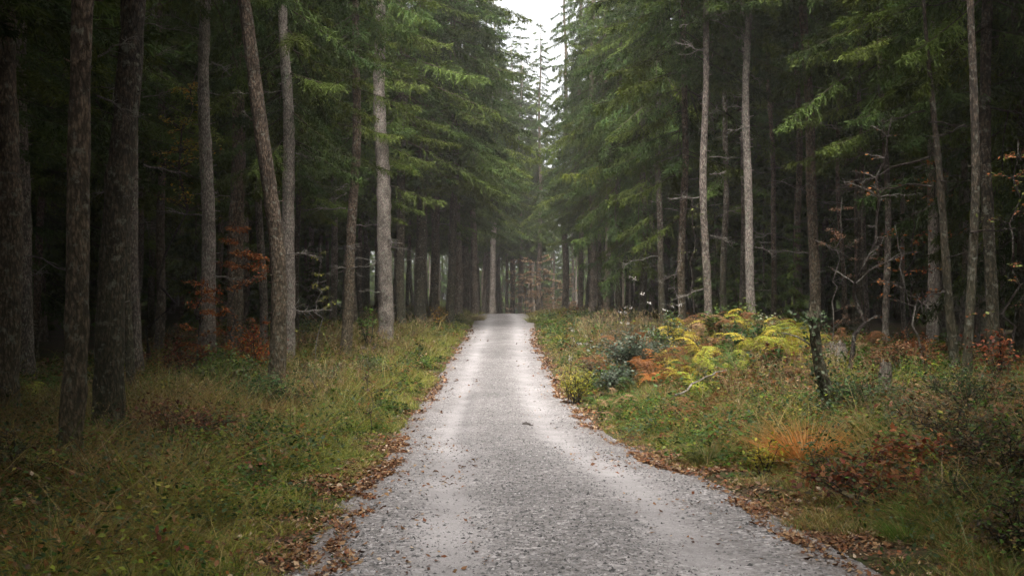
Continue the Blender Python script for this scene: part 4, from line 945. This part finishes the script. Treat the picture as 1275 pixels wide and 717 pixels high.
# broken snag, stumps, dead wood
def snag():
    px, Y = 1034, 14.8; x = wx(px, Y); r = np.random.default_rng(3); z0 = g1(x, Y) - .08
    root = thing('broken_snag', 'leaning broken dead tree snag with ivy on its top, right of the track', 'dead tree', (x, Y, z0))
    b = MB(); t = np.linspace(0, 1, 14); Hh = at(1018, 392, Y).z - z0; off = wx(1012, Y) - x
    pts = np.stack([off * t + .03 * np.sin(t * 7), .02 * np.sin(t * 5), -.1 + (Hh + .1) * t], -1)
    tube(b, pts, .10 * (1 - .25 * t) , 16, (1, 1, 1), rough=.13, rng=r, flare=.4)
    for k in range(9):   # jagged splinters at the break
        a = k / 9 * 6.28; p = pts[-1] + np.array([math.cos(a) * .085, math.sin(a) * .085, -.05]); tube(b, [p, p + np.array([r.normal(0, .02), 0, r.uniform(.06, .2)])], [.035, .006], 5, (1, 1, 1))
    link('trunk', b.mesh('snag trunk', BARK['dark']), root)
    lb = MB(); n = 90; a = r.uniform(0, 6.28, n); z = Hh - np.abs(r.normal(0, .22, n)) + .06; q = r.uniform(.08, .34, n) * np.exp(-np.maximum(0, Hh - z) * 1.2)
    P = np.stack([off * .97 + np.cos(a) * q - .05, np.sin(a) * q, z], -1)
    g = 200; a2 = r.uniform(0, 6.28, g); t2 = r.random(g); P2 = np.stack([off * t2 + np.cos(a2) * .17, np.sin(a2) * .17, Hh * t2], -1); P = np.concatenate([P, P2]); n += g
    kites(lb, P, r.normal(0, 1, (n, 3)), np.stack([r.normal(0, .5, n), r.normal(-.4, .5, n), np.ones(n)], -1), r.uniform(.04, .085, n), .05, np.array([(.045, .075, .03), (.08, .11, .05), (.16, .19, .12)])[r.choice(3, n, p=[.5, .35, .15])] * r.uniform(.7, 1.3, (n, 1)))
    link('ivy', lb.mesh('ivy', LEAF), root)
    b = MB(); stem_to(b, pts[9], pts[9] + np.array([-.5, .1, .25]), .02, r); link('dead_branch', b.mesh('snag branch', TWIG), root)
snag()
def stump(px, Y, R, Hh, bark, label, seed, tilt=0.0):
    x = wx(px, Y); r = np.random.default_rng(seed); z0 = g1(x, Y) - .08
    root = thing('tree_stump', label, 'stump', (x, Y, z0)); b = MB(); t = np.linspace(0, 1, 7)
    tube(b, np.stack([tilt * t, 0 * t, (Hh + .08) * t], -1), R * (1 - .12 * t), 14, (1, 1, 1), rough=.1, rng=r, flare=.45, cap=False)
    for k in range(7):
        a = r.uniform(0, 6.28); p = np.array([tilt + math.cos(a) * R * .55, math.sin(a) * R * .55, Hh]); tube(b, [p, p + np.array([0, 0, r.uniform(.04, .16)])], [R * .28, .008], 5, (1, 1, 1))
    link('trunk', b.mesh('stump', BARK[bark]), root)
    c = MB(); n = 14; a = np.linspace(0, 2 * PI, n, endpoint=False); v = np.concatenate([[[tilt, 0, Hh + .06]], np.stack([tilt + np.cos(a) * R * .84, np.sin(a) * R * .84, Hh + .055 + r.normal(0, .012, n)], -1)])
    c.add(v, np.stack([np.zeros(n, int), 1 + np.arange(n), 1 + (np.arange(n) + 1) % n], -1), (1, 1, 1)); link('cut_face', c.mesh('cut face', BARK['pale']), root)
stump(1100, 16.2, .10, .52, 'grey', 'small grey stump standing on the leafy floor right of the snag', 1, .03)
stump(1040, 22.5, .24, .42, 'pale', 'low pale cut stump half hidden right behind the snag', 2)
def log(px, Y, px2, Y2, R, bark, label, seed, z=.05, name='fallen_branch', cat='branch'):
    r = np.random.default_rng(seed); x, x2 = wx(px, Y), wx(px2, Y2); t = np.linspace(0, 1, 14); X = x + (x2 - x) * t; YY = Y + (Y2 - Y) * t
    pts = np.stack([X, YY, gz(X, YY) + z + r.normal(0, .015, 14) + .25 * np.sin(t * PI) * z], -1); c = pts[7].copy()
    b = MB(); tube(b, pts - c, R * (1 - .6 * t), 8, (1, 1, 1), rough=.06, rng=r)
    tag(link(name, b.mesh(name, BARK[bark]), None, tuple(c)), label, cat)
log(1075, 15.2, 1120, 16.0, .03, 'pale', 'pale fallen branch lying before the small grey stump', 1, .12)
log(840, 18.5, 905, 20, .022, 'pale', 'pale thin fallen branch across the bracken slope', 2, .45)
log(1172, 10.8, 1235, 11.6, .09, 'dark', 'dark rotten log in the hollow of the right bank', 3, .12, 'fallen_log', 'log')
log(262, 13.6, 330, 14.5, .012, 'brown', 'thin brown fallen twig slanting through the left verge grass', 4, .3)
log(395, 22, 370, 23.5, .016, 'dark', 'dark bent twig sticking out of the grass right of the crooked trunk', 5, .5)
# the dark lump on the track
def lump(px, py, Y, s, label, seed):
    p = at(px, py, Y); r = np.random.default_rng(seed); u = (p.x); me = bpy.data.meshes.new('clod')
    import bmesh
    bm = bmesh.new(); bmesh.ops.create_icosphere(bm, subdivisions=3, radius=1)
    for v in bm.verts:
        n = 1 + .28 * math.sin(v.co.x * 4 + seed) * math.sin(v.co.y * 5 + 1) + .16 * math.sin(v.co.z * 9 + v.co.x * 7) + r.normal(0, .05); v.co = v.co * n
        v.co.x *= s * 1.3; v.co.y *= s; v.co.z = max(v.co.z * s * .62, -s * .25)
    bm.to_mesh(me); bm.free()
    for q in me.polygons: q.use_smooth = True
    me.materials.append(CLOD); z = float(road_z(np.array([p.x]), np.array([Y]))[0])
    tag(link('dirt_clod', me, None, (p.x, Y, z + s * .2)), label, 'clod')
CLOD, nt, nd, lk = newmat('dark clod'); o_ = N(nd, 'ShaderNodeOutputMaterial'); p_ = N(nd, 'ShaderNodeBsdfPrincipled', Roughness=.8); n_ = N(nd, 'ShaderNodeTexNoise', Scale=40, Detail=4.0); r_ = N(nd, 'ShaderNodeValToRGB')
r_.color_ramp.elements[0].color = (.012, .010, .009, 1); r_.color_ramp.elements[1].color = (.07, .055, .045, 1); lk.new(n_.outputs['Fac'], r_.inputs[0]); lk.new(r_.outputs[0], p_.inputs['Base Color']); lk.new(p_.outputs[0], o_.inputs['Surface'])
lump(655, 525, 19.3, .06, 'dark clod of dirt lying in the middle of the gravel track', 1)
lump(661, 527, 19.1, .035, 'small dark clod touching the larger one on the track', 2)
# ------------------------------------------------------------------ air, sky, sun, camera
def haze():
    m, nt, nd, lk = newmat('haze air'); out = N(nd, 'ShaderNodeOutputMaterial'); p = N(nd, 'ShaderNodeVolumePrincipled')
    p.inputs['Density'].default_value = HAZE; p.inputs['Color'].default_value = (.97, .94, .90, 1); p.inputs['Anisotropy'].default_value = .25
    lk.new(p.outputs[0], out.inputs['Volume'])
    b = MB(); x0, x1, y0, y1, z0, z1 = -112, 112, -42, 262, -8, 33
    v = [(x, y, z) for z in (z0, z1) for y in (y0, y1) for x in (x0, x1)]
    b.add(v, [(0, 2, 3, 1), (4, 5, 7, 6), (0, 1, 5, 4), (2, 6, 7, 3), (0, 4, 6, 2), (1, 3, 7, 5)], (1, 1, 1))
    tag(link('haze', b.mesh('haze', m, False)), kind='stuff')
HAZE = .00062
haze()
SUN_EL, SUN_AZ = math.radians(66), math.radians(181)     # azimuth measured from +Y (down the track) towards +X
w = bpy.data.worlds.new('World'); sc.world = w; w.use_nodes = True
nt = w.node_tree; nt.nodes.clear(); nd, lk = nt.nodes, nt.links
sky = N(nd, 'ShaderNodeTexSky', sky_type='NISHITA', sun_disc=False); sky.sun_elevation = SUN_EL; sky.sun_rotation = SUN_AZ
sky.air_density = 1.0; sky.dust_density = 3.0; sky.ozone_density = 1.0
hs = N(nd, 'ShaderNodeHueSaturation', Saturation=.1); bg = N(nd, 'ShaderNodeBackground', Strength=.07); out = N(nd, 'ShaderNodeOutputWorld')
lk.new(sky.outputs[0], hs.inputs['Color']); lk.new(hs.outputs[0], bg.inputs['Color']); lk.new(bg.outputs[0], out.inputs['Surface'])
ld = bpy.data.lights.new('sun', 'SUN'); ld.energy = 1.5; ld.angle = math.radians(38); ld.color = (1, .955, .91)
so = bpy.data.objects.new('sun', ld); COL.objects.link(so)
d = Vector((math.sin(SUN_AZ) * math.cos(SUN_EL), math.cos(SUN_AZ) * math.cos(SUN_EL), math.sin(SUN_EL)))
so.rotation_euler = d.to_track_quat('Z', 'Y').to_euler(); so.location = (0, 0, 60)

cd = bpy.data.cameras.new('camera'); cd.sensor_width = 36; cd.lens = F / 1275 * 36; cd.clip_end = 1000
co = bpy.data.objects.new('camera', cd); COL.objects.link(co); co.location = (0, 0, CAMZ); co.rotation_euler = (math.pi / 2 + PITCH, 0, 0)
sc.camera = co
sc.view_settings.view_transform = 'Standard'; sc.view_settings.look = 'None'; sc.view_settings.exposure = 2.8; sc.view_settings.gamma = 1
sc.view_settings.use_curve_mapping = False
sc.render.engine = 'CYCLES'
cy = sc.cycles; cy.max_bounces = 5; cy.diffuse_bounces = 3; cy.glossy_bounces = 1; cy.transmission_bounces = 3; cy.volume_bounces = 1; cy.transparent_max_bounces = 4
cy.use_denoising = True; cy.use_adaptive_sampling = True; cy.adaptive_threshold = .02; cy.caustics_reflective = False; cy.caustics_refractive = False
